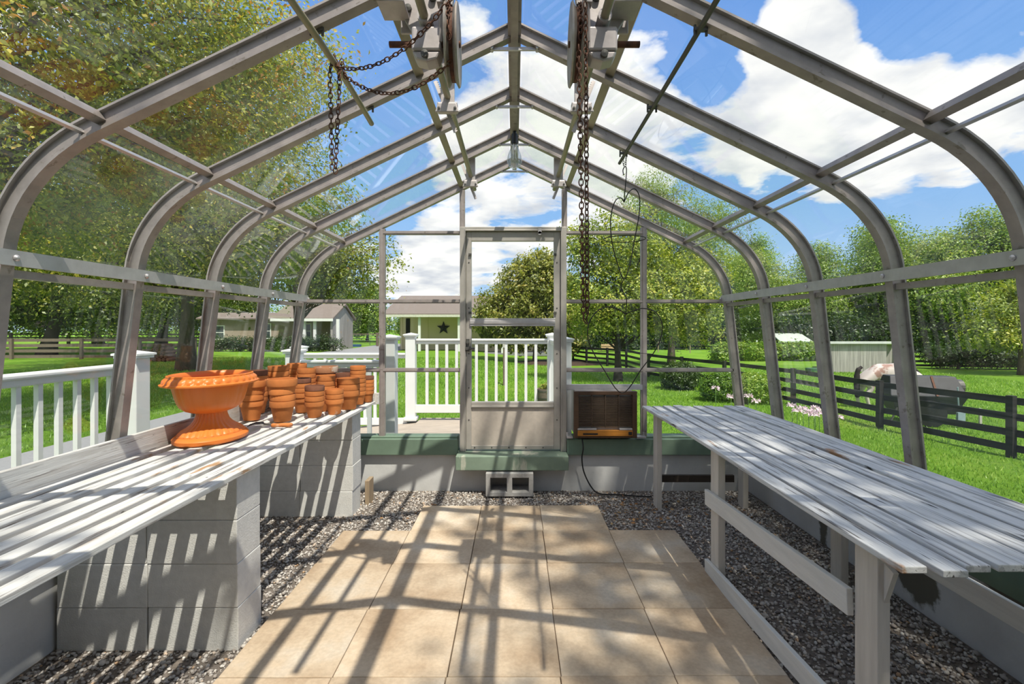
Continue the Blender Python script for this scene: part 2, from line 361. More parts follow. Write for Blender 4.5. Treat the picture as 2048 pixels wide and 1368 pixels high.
for s, side in ((-1, 'pot bench'), (1, 'empty bench')):
    th = math.atan2(.735, 1.528)
    def slopebox(x, w, h, dn, mat, lab):
        z = 2.90 - .481 * x
        M = Matrix.Translation((s*x, 0, z)) @ Matrix.Rotation(s*th, 4, 'Y')
        trim(MB().box((-w/2, Y0, dn-h/2), (w/2, Y1-.05, dn+h/2), M), mat, lab)
    slopebox(.468, .042, .034, .012, pipe, 'beige vent sash bar under the roof glass above the %s' % side)
    slopebox(1.50, .034, .032, .012, alu, 'aluminium purlin where the roof bends above the %s' % side)
    slopebox(1.572, .014, .014, -.004, alu_light, 'thin glazing rod just below the roof bend above the %s' % side)
    eb = MB().box((s*1.876-s*.055, Y0, 1.655), (s*1.876-s*.041, Y1-.03, 1.712))
    if s < 0: eb = MB().box((-1.835, Y0, 1.655), (-1.821, Y1-.03, 1.712))
    else: eb = MB().box((1.821, Y0, 1.655), (1.835, Y1-.03, 1.712))
    for y in ribs_y: eb.lathe([(0, 0), (.012, .001), (.012, .004), (.006, .01), (0, .011)], 10, Matrix.Translation((s*1.821, y, 1.684)) @ Matrix.Rotation(-s*PI/2, 4, 'Y'))
    trim(eb, alu_light, 'flat bright eave bar bolted across the ribs over the %s' % side)
    trim(MB().box((min(s*1.865, s*1.90), Y0, 1.615), (max(s*1.865, s*1.90), Y1-.04, 1.645)), alu, 'aluminium glass seat under the eave bar behind the %s' % side)
# roof and side panes
wn = [0]
def sheet(pts, y0, y1, off, th=.004):
    nn = norms(pts); mb = MB(); n = len(pts); vs = []
    for sgn in (off - th/2, off + th/2):
        for yy in (y0, y1):
            for p, q in zip(pts, nn): r = p + q*sgn; vs.append((r.x, yy, r.y))
    fs = []
    for i in range(n-1):
        fs += [(i, i+1, n+i+1, n+i), (2*n+i, 3*n+i, 3*n+i+1, 2*n+i+1), (i, 2*n+i, 2*n+i+1, i+1), (n+i, n+i+1, 3*n+i+1, 3*n+i)]
    fs += [(0, n, 3*n, 2*n), (n-1, 3*n-1, 4*n-1, 2*n-1)]
    return mb.add(vs, fs)
def lerp(a, b, t): return a + (b - a) * t
for k in range(8):
    ya, yb = ribs_y[k+1] + .013, ribs_y[k] - .013
    for s, side in ((-1, 'pot bench'), (1, 'empty bench')):
        wn[0] += 1
        w = E('window_%d' % wn[0], (0, 0, 0), 'glazed roof and wall bay %s from the door wall, above the %s' % (ordinal[k], side), 'window', None, 'structure')
        secs = [[lerp(PR, P0, .022), lerp(PR, P0, .29)], [lerp(PR, P0, .322), lerp(PR, P0, .985)], [lerp(P0, CURVE[1], .15)] + CURVE[1:-1] + [lerp(P3, PB, .0)], [lerp(P3, PB, .07), lerp(P3, PB, .985)]]
        for i, pts in enumerate(secs):
            pts = [mirror(p, s) for p in pts]
            if s < 0: pts = pts[::-1]
            O('pane', sheet(pts, ya, yb, .02), glass_curved if i == 2 else glass, parent=w, smooth=(i == 2), auto=.6)
# far gable
def roofz(x): return 2.90 - .481*abs(x) - .04
def profx(z):
    pts = HALF
    for a, b in zip(pts, pts[1:]):
        if (a.y - z) * (b.y - z) <= 0 and abs(a.y - b.y) > 1e-6: return a.x + (b.x - a.x) * (a.y - z) / (a.y - b.y)
    return 1.98
def bar(x0, z0, x1, z1, w, d, lab, mat=alu):
    trim(MB().beam((x0, YG, z0), (x1, YG, z1), d, w, up=(0,0,1) if x0 != x1 else (1,0,0)).beam((x0, YG-.018 - (.003 if x0 == x1 else 0), z0), (x1, YG-.018 - (.003 if x0 == x1 else 0), z1), .012, w*.5, up=(0,0,1) if x0 != x1 else (1,0,0)), mat, lab)
bar(-1.166, .47, -1.166, roofz(1.166), .05, .04, 'upright gable bar between the pot bench end and the door')
bar(1.139, .47, 1.139, roofz(1.139), .05, .04, 'upright gable bar beside the air conditioner')
bar(-.46, 2.28, -.46, roofz(.46), .045, .04, 'short gable bar rising from the door frame on the pot bench side')
bar(.44, 2.28, .44, roofz(.44), .045, .04, 'short gable bar rising from the door frame on the air conditioner side')
PX = [-1.166, -.478, .455, 1.139]
for z, nm in ((1.66, 'middle'), (1.055, 'low')):
    xo = profx(z) - .02
    for a, b, lab in ((-xo, -1.166, 'outer bay over the pot bench end'), (-1.166, -.478, 'bay between pot bench and door'), (.455, 1.139, 'bay above the air conditioner'), (1.139, xo, 'outer bay over the empty bench end')):
        bar(a, z, b, z, .034, .034, '%s glazing bar across the gable %s' % (nm, lab))
for a, b, lab in ((-1.166, -.478, 'pot bench'), (.455, 1.139, 'air conditioner')): bar(a, 2.264, b, 2.264, .032, .034, 'top glazing bar across the gable bay on the %s side of the door' % lab)
bar(.455, .905, 1.139, .905, .045, .045, 'glazing bar resting on top of the air conditioner', alu_light)
def gpane(poly, lab):
    wn[0] += 1
    O('window_%d' % wn[0], MB().prism(poly, (YG-.002, YG+.002)), glass, label=lab, cat='window', kind='structure')
def rect(a, b, z0, z1): return [(a, z0), (b, z0), (b, z1), (a, z1)]
def curve_poly(s):
    pts = [(s*1.163, 1.68)] + [(s*(profx(1.68) - .035), 1.68)]
    for p in CURVE[::-1]:
        if p.y > 1.70: pts.append((s*(p.x - .035), p.y - .02))
    pts.append((s*1.163, roofz(1.163))); return pts if s > 0 else pts[::-1]
for s, nm in ((-1, 'pot bench'), (1, 'empty bench')):
    xp = 1.19 if s < 0 else 1.166
    for z0, z1, t in ((.48, 1.036, 'lowest'), (1.074, 1.64, 'middle')):
        q = [(s*xp, z0), (s*(profx(z0)-.035), z0), (s*(profx(z1)-.035), z1), (s*xp, z1)]
        gpane(q if s > 0 else q[::-1], '%s outer gable pane behind the end of the %s' % (t, nm))
    gpane(curve_poly(s), 'curved top gable pane above the end of the %s' % nm)
for a, b, lab in ((-1.139, -.487, 'pot bench'), (.464, 1.113, 'air conditioner')):
    zs = [(1.074, 1.64, 'third'), (1.68, 2.246, 'second')] + ([(.48, 1.036, 'lowest')] if a < 0 else [(.93, 1.036, 'lowest narrow')])
    for z0, z1, t in zs: gpane(rect(a, b, z0, z1), '%s gable pane from the top on the %s side of the door' % (t, lab))
    gpane([(a, 2.283), (b, 2.283), (b, roofz(b)), (a, roofz(a))], 'sloping top gable pane on the %s side of the door' % lab)
gpane([(-.437, 2.305), (.417, 2.305), (.417, roofz(.417)), (0, roofz(0)), (-.437, roofz(.437))], 'peaked gable pane above the door')
gpane(rect(1.05, 1.113, .48, .88), 'narrow pane between the air conditioner and the gable bar')
# door
D = E('door_1', (0, YG, .345), 'grey aluminium storm door with glass above a metal kick panel', 'door', None, 'structure')
D0 = (0, YG, .345)
def dp(name, mb, mat, parent=D, **kw):
    for i, v in enumerate(mb.v): mb.v[i] = (v[0], v[1] - D0[1], v[2] - D0[2])
    return O(name, mb, mat, parent=parent, **kw)
dp('door_frame', MB().box((-.478, YG-.045, .345), (-.428, YG+.045, 2.31)).box((.405, YG-.045, .345), (.455, YG+.045, 2.31)).box((-.428, YG-.045, 2.272), (.405, YG+.045, 2.31))
   .box((-.436, YG-.052, .345), (-.428, YG-.045, 2.29)).box((.405, YG-.052, .345), (.413, YG-.045, 2.29)).box((-.428, YG-.056, 2.272), (.405, YG-.045, 2.284)), alu_door, bevel=.003)
leaf = MB()
leaf.box((-.426, YG-.03, .36), (-.378, YG+.01, 2.268)).box((.345, YG-.03, .36), (.403, YG+.01, 2.268)).box((-.378, YG-.03, 2.188), (.345, YG+.01, 2.268)).box((-.378, YG-.03, .36), (.345, YG+.01, .395))
leaf.box((-.378, YG-.034, .72), (.345, YG+.01, .778)).box((-.378, YG-.04, .73), (.345, YG-.034, .745))
dl = dp('door_leaf', leaf, alu_door, bevel=.003)
mr_ = MB().box((-.39, YG-.042, 1.442), (.356, YG-.012, 1.51)).box((-.39, YG-.048, 1.462), (.356, YG-.042, 1.49)); dp('mid_rail', mr_, alu_light, bevel=.002)
dp('kick_panel', MB().box((-.378, YG-.022, .395), (.345, YG-.012, .72)), kick, label='tan metal kick panel')
dp('upper_pane', MB().box((-.378, YG-.012, 1.51), (.345, YG-.008, 2.188)), glass)
dp('lower_pane', MB().box((-.378, YG-.012, .778), (.345, YG-.008, 1.442)), glass)
lt = MB().box((-.422, YG-.05, 1.22), (-.394, YG-.03, 1.33)).box((-.428, YG-.058, 1.235), (-.38, YG-.05, 1.262)).tube([(-.39, YG-.075, 1.247), (-.345, YG-.075, 1.247)], .009, 8).box((-.40, YG-.078, 1.24), (-.388, YG-.05, 1.254)).lathe([(.013, 0), (.013, .02), (0, .021)], 10, Matrix.Translation((-.408, YG-.05, 1.30)) @ Matrix.Rotation(PI/2, 4, 'X'))
dp('latch', lt, darkpipe, label='dark metal latch')
sc = MB()
for z in (.62, .9, 1.2, 1.6, 2.0):
    for x in (-.40, .372): sc.lathe([(.006, 0), (.006, .003), (0, .004)], 8, Matrix.Translation((x, YG-.03, z)) @ Matrix.Rotation(PI/2, 4, 'X'))
for x in (-.35, -.2, -.05, .1, .25): sc.lathe([(.006, 0), (.006, .003), (0, .004)], 8, Matrix.Translation((x, YG-.03, .378)) @ Matrix.Rotation(PI/2, 4, 'X'))
for z in (2.06, 1.55): sc.box((-.402, YG-.045, z), (-.376, YG-.03, z+.018))
for z in (2.06, 1.55): sc.box((.345, YG-.045, z), (.368, YG-.03, z+.018))
dp('screw', sc, darkpipe)
dp('closer_bracket', MB().box((.205, YG-.07, 2.245), (.235, YG-.045, 2.29)).tube([(.22, YG-.07, 2.25), (.22, YG-.05, 2.25)], .016, 10), alu_light)
# foundation
O('wall_far', MB().box((-2.04, 4.19, -1.2), (2.04, 4.36, .325)), stucco, label='painted concrete foundation under the door wall', cat='wall', kind='structure')
O('wall_left', MB().box((-2.20, -.8, -1.2), (-2.04, 4.36, .325)), stucco, label='painted concrete foundation behind the pot bench', cat='wall', kind='structure')
O('wall_right', MB().box((2.04, -.8, -1.2), (2.20, 4.36, .325)), stucco_r, label='stained concrete foundation behind the empty bench', cat='wall', kind='structure')
O('fill_blocker_back', MB().prism([(p.x*1.0, p.y) for p in FULL[::-1]] + [(-2.04, -1.2), (2.04, -1.2)], (-.90, -.80)), blocker_w, label='unseen board wall added opposite the door to block fill light', cat='wall', kind='structure')  # unseen wall added behind the camera to cut the fill light
for a, b, lab in ((-2.03, -.497, 'pot bench'), (.457, 2.03, 'air conditioner')):
    trim(MB().box((a, 4.145, .325), (b, 4.34, .462)).box((a, 4.19, .462), (b, 4.32, .476)), green, 'green painted sill board on the %s side of the door' % lab, bevel=.004)
for s, lab in ((-1, 'pot bench'), (1, 'empty bench')):
    trim(MB().box((min(s*2.03, s*2.16), -.8, .325), (max(s*2.03, s*2.16), 4.14, .468)), green, 'green painted sill board along the wall behind the %s' % lab, bevel=.004)
trim(MB().box((-.496, 4.03, .225), (.456, 4.36, .345)), green_step, 'stained green door sill step', bevel=.006)
# floor
O('floor', MB().box((-2.06, -.8, -.08), (2.06, 4.2, 0)), gravel_base, label='gravel bed on the greenhouse floor', cat='floor', kind='structure')
PCX = [-1.18, -.723, -.265, .192, .65]; PRY = [3.30, 2.838, 2.376, 1.914, 1.452]
def in_pavers(x, y):
    r = (y > 1.44) & (y < 3.30) & (x > -1.19) & (x < 1.115)
    return r | ((y >= 3.30) & (y < 3.77) & (x > -.73) & (x < .66))
def icos():
    t = (1 + 5**.5) / 2
    v = np.array([(-1,t,0),(1,t,0),(-1,-t,0),(1,-t,0),(0,-1,t),(0,1,t),(0,-1,-t),(0,1,-t),(t,0,-1),(t,0,1),(-t,0,-1),(-t,0,1)], float); v /= np.linalg.norm(v[0])
    f = np.array([(0,11,5),(0,5,1),(0,1,7),(0,7,10),(0,10,11),(1,5,9),(5,11,4),(11,10,2),(10,7,6),(7,1,8),(3,9,4),(3,4,2),(3,2,6),(3,6,8),(3,8,9),(4,9,5),(2,4,11),(6,2,10),(8,6,7),(9,8,1)])
    return v, f
def np_mesh(name, V, Fc, tone, mats, smooth=False):
    """V (n,3), Fc (m,k) faces; tone per face"""
    me = bpy.data.meshes.new(name); k = Fc.shape[1]
    me.vertices.add(len(V)); me.vertices.foreach_set('co', V.astype(np.float32).ravel())
    me.loops.add(Fc.size); me.loops.foreach_set('vertex_index', Fc.astype(np.int32).ravel())
    me.polygons.add(len(Fc)); me.polygons.foreach_set('loop_start', np.arange(0, Fc.size, k, dtype=np.int32)); me.polygons.foreach_set('loop_total', np.full(len(Fc), k, np.int32))
    me.update(calc_edges=True)
    a = me.attributes.new('tone', 'FLOAT', 'FACE'); a.data.foreach_set('value', tone.astype(np.float32))
    me.materials.append(mats); return me
def rot_rand(n, rng):
    q = rng.normal(size=(n, 4)); q /= np.linalg.norm(q, axis=1)[:, None]; w, x, y, z = q.T
    return np.stack([np.stack([1-2*(y*y+z*z), 2*(x*y-z*w), 2*(x*z+y*w)], -1), np.stack([2*(x*y+z*w), 1-2*(x*x+z*z), 2*(y*z-x*w)], -1), np.stack([2*(x*z-y*w), 2*(y*z+x*w), 1-2*(x*x+y*y)], -1)], 1)
def stones():
    rng = np.random.default_rng(3); n = 56000
    x = rng.uniform(-2.02, 2.02, n); y = rng.uniform(.75, 4.17, n); keep = ~in_pavers(x, y); x, y = x[keep], y[keep]; n = len(x)
    s = rng.uniform(.0045, .0105, n) * np.where(rng.random(n) < .1, 1.45, 1)
    v, f = icos(); k = len(v)
    sc = rng.uniform(.55, 1.25, (n, 1, 3)) * s[:, None, None]
    P = (v[None] * (1 + rng.uniform(-.22, .22, (n, k, 1)))) * sc
    P = np.einsum('nij,nkj->nki', rot_rand(n, rng), P); P[:, :, 2] *= .75
    P += np.stack([x, y, s * rng.uniform(.05, .9, n)], -1)[:, None, :]
    Fc = (f[None] + (np.arange(n) * k)[:, None, None]).reshape(-1, 3)
    tone = np.repeat(np.clip(rng.beta(2, 2, n), 0, 1), len(f))
    return np_mesh('gravel', P.reshape(-1, 3), Fc, tone, stone_m)
O('gravel', stones(), None, label='loose mixed grey and white pea gravel around the pavers', cat='gravel', kind='stuff')
def dead_leaves():
    rng = np.random.default_rng(5); n = 170; V = []; 
    x = np.where(rng.random(n) < .7, rng.normal(.95, .28, n), rng.uniform(-1, 1.8, n)); y = np.where(rng.random(n) < .7, rng.normal(3.6, .25, n), rng.uniform(2.0, 4.1, n))
    keep = (~in_pavers(x, y)) & (x < 1.85) & (x > -1.1) & (y < 4.1); x, y = x[keep], y[keep]; n = len(x)
    a = rng.uniform(0, 2*PI, n); l = rng.uniform(.02, .04, n); w = l*.35
    d = np.stack([np.cos(a), np.sin(a), rng.uniform(-.2, .2, n)], -1); e = np.stack([-np.sin(a), np.cos(a), rng.uniform(-.1, .5, n)], -1); c = np.stack([x, y, np.full(n, .024)], -1)
    V = np.stack([c - d*l[:, None]/2, c + e*w[:, None], c + d*l[:, None]/2, c - e*w[:, None]], 1).reshape(-1, 3)
    return np_mesh('fallen_leaves', V, np.arange(4*n).reshape(-1, 4), rng.random(n), deadleaf)
O('fallen_leaves', dead_leaves(), None, label='dry brown leaves scattered on the gravel by the air conditioner', cat='leaves', kind='stuff')
# pavers
pm = MB().box((0, 0, 0), (.4545, .4595, .045)).mesh('paver', paver_m)
colw = ['beside the pot bench', 'second from the pot bench', 'in the middle', 'second from the empty bench', 'beside the empty bench']
roww = ['row closest to the door', 'second row from the door', 'third row from the door', 'fourth row from the door', 'fifth row from the door']
for r, y in enumerate(PRY):
    for c, x in enumerate(PCX):
        if r == 0 and c in (0, 4): continue
        o = O('paver', pm, None, label='tan paver %s, %s' % (colw[c], roww[r]), cat='paver', group='square pavers on the greenhouse floor', bevel=.004)
        o.location = (x + .012*(2-r)*.3 + random.uniform(-.001, .001), y + .003*c, -.012 + random.uniform(-.002, .002)); 
# ------------------------------------------------------------------ benches
LB = E('potting_bench', (-1.55, 2.3, .8), 'long slatted white bench on block piers, carrying the clay pots', 'bench')
def cl(mb, o):
    for i, v in enumerate(mb.v): mb.v[i] = (v[0]-o[0], v[1]-o[1], v[2]-o[2])
    return mb
lo = (-1.55, 2.3, .8)
x = -1.19
for i in range(8):
    w = .0545; g = .0340
    ya, yb = .55, 4.10 + random.uniform(-.03, .015)
    mb = MB(); n = 14; dz = random.uniform(-.002, .002)
    ph = random.uniform(0, 6)
    vs = []
    for j in range(n+1):
        yy = ya + (yb-ya)*j/n; z = .80 + dz + .003*math.sin(yy*2+ph); xs = .003*math.sin(yy*1.3+ph*2)
        vs += [(x-w+xs, yy, z-.022), (x+xs, yy, z-.022), (x+xs, yy, z), (x-w+xs, yy, z)]
    fs = [(0,1,2,3), tuple(4*n+q for q in (3,2,1,0))]
    for j in range(n):
        for q in range(4): r = (q+1) % 4; fs.append((4*j+q, 4*(j+1)+q, 4*(j+1)+r, 4*j+r))
    O('slat', cl(mb.add(vs, fs), lo), wood_l, parent=LB, bevel=.003)
    x -= w + g
O('back_board', cl(MB().box((-1.902, .55, .775), (-1.88, 4.12, .90)), lo), wood_l, parent=LB, bevel=.003)
O('end_board', cl(MB().box((-1.88, 4.108, .77), (-1.165, 4.13, .868)), lo), wood_l, parent=LB, bevel=.003)
for y in (2.0, 2.75, 3.62, 4.02): O('batten', cl(MB().box((-1.87, y, .752), (-1.235, y+.06, .777)), lo), wood_l, parent=LB, bevel=.002)
# concrete blocks
XB = [0, .038, .176, .221, .359, .397]; YB = [0, .038, .156, .194]
XS = [0, .035, .15, .187, .302, .337]
bms = MB().grid(XS, YB, {(1,1), (3,1)}, 0, .1925).mesh('concrete_block', cmu)
bm = MB().grid(XB, YB, {(1,1), (3,1)}, 0, .1925).mesh('concrete_block', cmu)
course = ['in the bottom course', 'in the second course', 'in the third course', 'in the top course']
for yb, pl, grp in ((2.11, 'front pier', 'blocks of the front pier'), (3.61, 'pier by the pot stacks', 'blocks of the pier by the door')):
    for c in range(4):
        for i in range(2):
            o = O('concrete_block', bms if (c > 1 and i == 0) else bm, None, label='grey block %s, %s of the %s' % (course[c], ('wall side', 'aisle side')[i], pl), cat='block', group=grp, bevel=.004)
            o.location = (-1.220 - .397*(2-i) - .003*(1-i) + (.06 if (c > 1 and i == 0) else 0) + random.uniform(-.003, .003), yb + random.uniform(-.003, .003), .001 + c*.1935)
so = O('concrete_block', MB().grid(XB, YB, {(1,1), (3,1)}, 0, .1925, Matrix.Translation((0, .1925, 0)) @ Matrix.Rotation(PI/2, 4, 'X')), cmu_dark, label='rough grey hollow block lying on its side as a step below the door', cat='block', bevel=.004, loc=(-.24, 3.99, .02))
O('wood_offcut', MB().box((-1.20, 3.84, 0), (-1.165, 3.96, .20)), tanwood, label='short tan board standing behind the far block pier', cat='board', bevel=.003)
# right bench
RB = E('slatted_bench', (1.43, 2.6, .79), 'long empty grey-white slatted bench on timber legs', 'bench'); ro = (1.43, 2.6, .79)
x = 1.045
for i in range(10):
    w = .0685; g = .0150
    ya, yb = 1.275 + random.uniform(-.012, .012) + (0 if i else .02), 3.93 + random.uniform(-.01, .01)
    mb = MB(); n = 12; dz = random.uniform(-.003, .003); ph = random.uniform(0, 6); vs = []
    for j in range(n+1):
        yy = ya + (yb-ya)*j/n; z = .79 + dz + .004*math.sin(yy*2.2+ph); xs = .003*math.sin(yy*1.6+ph*2)
        vs += [(x+xs, yy, z-.02), (x+w+xs, yy, z-.02), (x+w+xs, yy, z), (x+xs, yy, z)]
    fs = [(0,1,2,3), tuple(4*n+q for q in (3,2,1,0))]
    for j in range(n):
        for q in range(4): r = (q+1) % 4; fs.append((4*j+q, 4*(j+1)+q, 4*(j+1)+r, 4*j+r))
    O('slat', cl(mb.add(vs, fs), ro), wood_r, parent=RB, bevel=.003)
    x += w + g
for y in (3.76, 2.63, 1.475):
    O('leg', cl(MB().box((1.118, y, 0), (1.158, y+.1, .766)), ro), leg_w, parent=RB, bevel=.003)
    O('leg', cl(MB().box((1.80, y+.01, 0), (1.842, y+.10, .766)), ro), leg_w, parent=RB, bevel=.003)
    O('crosspiece', cl(MB().box((1.16, y+.03, .69), (1.80, y+.07, .766)), ro), leg_w, parent=RB, bevel=.003)
mb = MB().beam((1.106, 2.76, .455), (1.106, 1.578, .525), .022, .088); O('upper_rail', cl(mb, ro), rail_w, parent=RB, bevel=.003)
mb = MB().beam((1.106, 2.76, .055), (1.106, 1.46, .125), .022, .088); O('lower_rail', cl(mb, ro), rail_w, parent=RB, bevel=.003)
mb = MB().beam((1.79, 2.72, .40), (1.79, 1.30, .40), .02, .085); O('back_rail', cl(mb, ro), rail_w, parent=RB, bevel=.003)
mb = MB().beam((1.145, 1.53, .50), (1.145, 1.46, .70), .016, .05); O('brace', cl(mb, ro), leg_w, parent=RB)
O('old_board', MB().box((1.16, 3.90, .17), (1.79, 3.93, .225)), darkwood, parent=RB, label='dark brown cross board between the far legs').location = (-ro[0], -ro[1], -ro[2])
# ------------------------------------------------------------------ pots
def pot_mesh(D, H, mat, seg=28):
    R = D/2; rb = R*.66; rh = H*.30; ro_ = R; body = R*.90; t = R*.055
    prof = [(rb*.96, 0), (rb, .003), (body, H-rh), (ro_*.985, H-rh+.001), (ro_, H-rh+.006), (ro_, H-.005), (ro_*.985, H), (ro_*.93, H), (body*.995 - t*.2, H-rh), (rb - t, .012), (.0, .012)]
    prof = [(0.0, 0)] + prof
    me = MB().lathe(prof, seg).mesh('terracotta_pot', mat, True)
    try: me.set_sharp_from_angle(angle=.7)
    except Exception: pass
    return me, rh
_pc = {}
def pot(D, H, mat):
    k = (round(D, 3), round(H, 3), mat.name)
    if k not in _pc: _pc[k] = pot_mesh(D, H, mat)
    return _pc[k]
ZT = .8065
posw = {1: ['alone'], 2: ['bottom', 'top'], 3: ['bottom', 'middle', 'top'], 4: ['bottom', 'second from bottom', 'second from top', 'top'], 5: ['bottom', 'second from bottom', 'middle', 'second from top', 'top'],
        6: ['bottom', 'second from bottom', 'third from bottom', 'third from top', 'second from top', 'top'], 7: ['bottom', 'second from bottom', 'third from bottom', 'middle', 'third from top', 'second from top', 'top']}
def stack(px, Y, n, D, desc, top=None, topmat=None, lean=0):
    """px of the stack's middle; Y its depth; top: a wider pot on top"""
    X = (px - VX) * Y / F; z = ZT; 
    for i in range(n):
        d, m = D, terra
        if i == n-1 and top: d = top
        if i == n-1 and topmat: m = topmat
        me, rh = pot(d, d*.86, m)
        if i == n-1 and top: z += (D*.86 - top*.86) * .5 + .004
        o = O('terracotta_pot', me, None, label='clay pot, %s of %s' % (posw[n][i], desc) if n > 1 else 'clay pot, %s' % desc, cat='pot', group='terracotta pots stacked on the bench')
        o.location = (X + lean*(z-ZT), Y + random.uniform(-.003, .003), z); o.rotation_euler = (random.uniform(-.012, .012), lean*.5 + random.uniform(-.012, .012), random.uniform(0, 6))
        z += rh * 1.04 + .0008
stack(503, 3.24, 4, .152, 'stack standing beside the orange urn', top=.172, lean=.04)
stack(515, 3.49, 6, .140, 'stack behind the one beside the orange urn', topmat=terra_dark)
stack(565, 3.20, 4, .158, 'leaning front stack behind the hand fork', top=.188, lean=-.03)
stack(557, 3.62, 6, .150, 'stack rising behind the leaning front stack')
stack(604, 3.53, 5, .128, 'dark-topped stack behind the narrow front one', topmat=terra_dark)
stack(594, 3.86, 6, .150, 'rear stack closest to the glass wall')
stack(613, 3.73, 6, .136, 'rear stack before the tallest by the glass')
stack(629, 3.34, 4, .130, 'narrow front stack with the dark-rimmed pot on it', topmat=terra_dark)
stack(652, 3.92, 4, .176, 'wide rear stack capped by a whitened pot', topmat=terra_pale, top=.19)
stack(652, 3.60, 5, .132, 'stack just behind the two narrow front stacks')
stack(669, 3.46, 3, .127, 'short front stack beside the narrow dark-topped one')
stack(697, 3.68, 3, .168, 'wide short stack at the bench edge')
stack(688, 3.90, 5, .130, 'stack behind the wide short one at the bench edge', topmat=terra_dark)
stack(716, 3.90, 7, .124, 'tallest stack at the bench edge towards the door')
stack(735, 4.03, 5, .110, 'last stack at the far bench corner', topmat=terra_dark)
# urn
def urn():
    U = E('urn_planter', (-1.70, 2.69, ZT), 'large orange plastic urn planter with fluted foot on the slatted bench', 'planter', rz=-.08)
    SX, SY = .90, 1.13
    lob = lambda n, a: (lambda i, t: 1 + a*abs(math.sin(n*t/2)))
    base = [(0, 0), (.178, 0), (.186, .008), (.187, .022), (.176, .034), (.166, .037), (.163, .045)]
    O('foot', MB().lathe(base + [(0, .046)], 72, sx=SX, sy=SY), plastic, parent=U, smooth=True, auto=.6)
    neck = [(.160, .044), (.146, .060), (.122, .074), (.102, .090), (.086, .110), (.077, .135), (.074, .150), (.076, .158)]
    def nm(i, t): return 1 + (.045 if i > 0 else .07) * (abs(math.sin(14*t)) - .5)
    O('pedestal', MB().lathe([(0, .043)] + neck + [(0, .158)], 168, sx=SX, sy=SY, mod=lambda i, t: nm(i-1, t) if 0 < i < 9 else 1), plastic, parent=U, smooth=True, auto=.9)
    bowl = [(0, .152), (.074, .152), (.098, .158), (.128, .170), (.150, .188), (.164, .215), (.176, .255), (.187, .300), (.194, .335)]
    inner = [(.188, .335), (.182, .30), (.16, .215), (.10, .175), (0, .17)]
    def bmod(i, t): return 1 + .022*(abs(math.sin(9*t)) ** .6 - .6) if 3 < i < 9 else 1
    O('bowl', MB().lathe(bowl + inner, 144, sx=SX, sy=SY, mod=bmod), plastic, parent=U, smooth=True, auto=.9)
    rim = [(.190, .318), (.230, .311), (.240, .314), (.241, .321), (.231, .326), (.228, .334), (.225, .343), (.217, .351), (.211, .356), (.211, .364), (.204, .367), (.196, .360), (.190, .34)]
    def rmod(i, t): return 1 + ((.0, .030, .042, .028)[i-4]*(abs(math.sin(16*t))**.7 - .6) if 4 <= i <= 7 else 0)
    R = MB().lathe(rim + [rim[0]], 256, sx=SX, sy=SY, mod=rmod); R.f = [f for f in R.f if len(f) == 4]; R.m = [0]*len(R.f)
    O('rim', R, plastic, parent=U, smooth=True, auto=.9)
urn()
# hand fork
hf = E('hand_fork', (-1.49, 3.02, ZT), 'small garden hand fork with terracotta-coloured handle lying before the pots', 'tool')
O('handle', MB().lathe([(0, 0), (.009, .001), (.013, .01), (.014, .05), (.011, .085), (.013, .115), (.010, .125), (0, .127)], 14, Matrix.Translation((.10, -.02, .014)) @ Matrix.Rotation(-PI/2, 4, 'Y') @ Matrix.Rotation(.12, 4, 'X')), tanwood if False else terra, parent=hf, smooth=True)
tn_ = MB().tube([(-.02, -.02, .014), (-.06, -.012, .016), (-.085, -.008, .018)], .0055, 8)
for d in (-.03, -.01, .01, .03): tn_.tube([(-.085, -.008, .018), (-.105, -.008+d, .022), (-.155, -.004+d*1.05, .020), (-.175, -.002+d, .006)], .0038, 6)
O('tine_head', tn_, darkpipe, parent=hf, smooth=True)
# ------------------------------------------------------------------ air conditioner
A = E('air_conditioner', (.77, 4.06, .476), 'old brown window air conditioner set in the door wall', 'air conditioner'); ao = (.77, 4.06, .476)
x0, x1, z0, z1, yf = .505, 1.040, .492, .888, 4.06
O('casing', cl(MB().box((x0+.02, yf+.03, z0), (x1-.02, yf+.45, z1-.005)), ao), pbr('grey_cabinet', (.42, .40, .37), .6), parent=A)
fr = MB().box((x0, yf, z0), (x0+.04, yf+.05, z1)).box((x1-.04, yf, z0), (x1, yf+.05, z1)).box((x0+.04, yf, z1-.03), (x1-.04, yf+.05, z1)).box((x0+.04, yf, z0), (x1-.04, yf+.05, z0+.018))
O('front_frame', cl(fr, ao), acbrown, parent=A, bevel=.003)
gr = MB(); nz = 24
for i in range(nz):
    z = z0 + .095 + i*(z1-.04-z0-.095)/nz
    gr.box((x0+.04, yf+.012, z), (x1-.04, yf+.03, z+.0065), Matrix.Translation((0, 0, 0)))
for k in range(1, 4): xx = x0 + .04 + k*(x1-x0-.08)/4; gr.box((xx-.003, yf+.006, z0+.09), (xx+.003, yf+.03, z1-.03))
gr.box((x0+.04, yf+.032, z0+.08), (x1-.04, yf+.04, z1-.03))
O('grille', cl(gr, ao), acgrille, parent=A)
O('vent_gap', cl(MB().box((x1-.16, yf+.008, z0+.105), (x1-.045, yf+.011, z1-.035)), ao), black, parent=A) if False else None
cp = O('control_panel', cl(MB().box((x0+.03, yf-.006, z0+.018), (x1-.04, yf+.03, z0+.066)), ao), acorange, parent=A, bevel=.002, label='orange wood-grain control strip')
O('slot', cl(MB().box((x0+.075, yf-.008, z0+.030), (x0+.20, yf-.004, z0+.043)), ao), black, parent=cp)
O('knob', cl(MB().box((x1-.075, yf-.010, z0+.028), (x1-.045, yf-.004, z0+.055)), ao), black, parent=cp, bevel=.002)
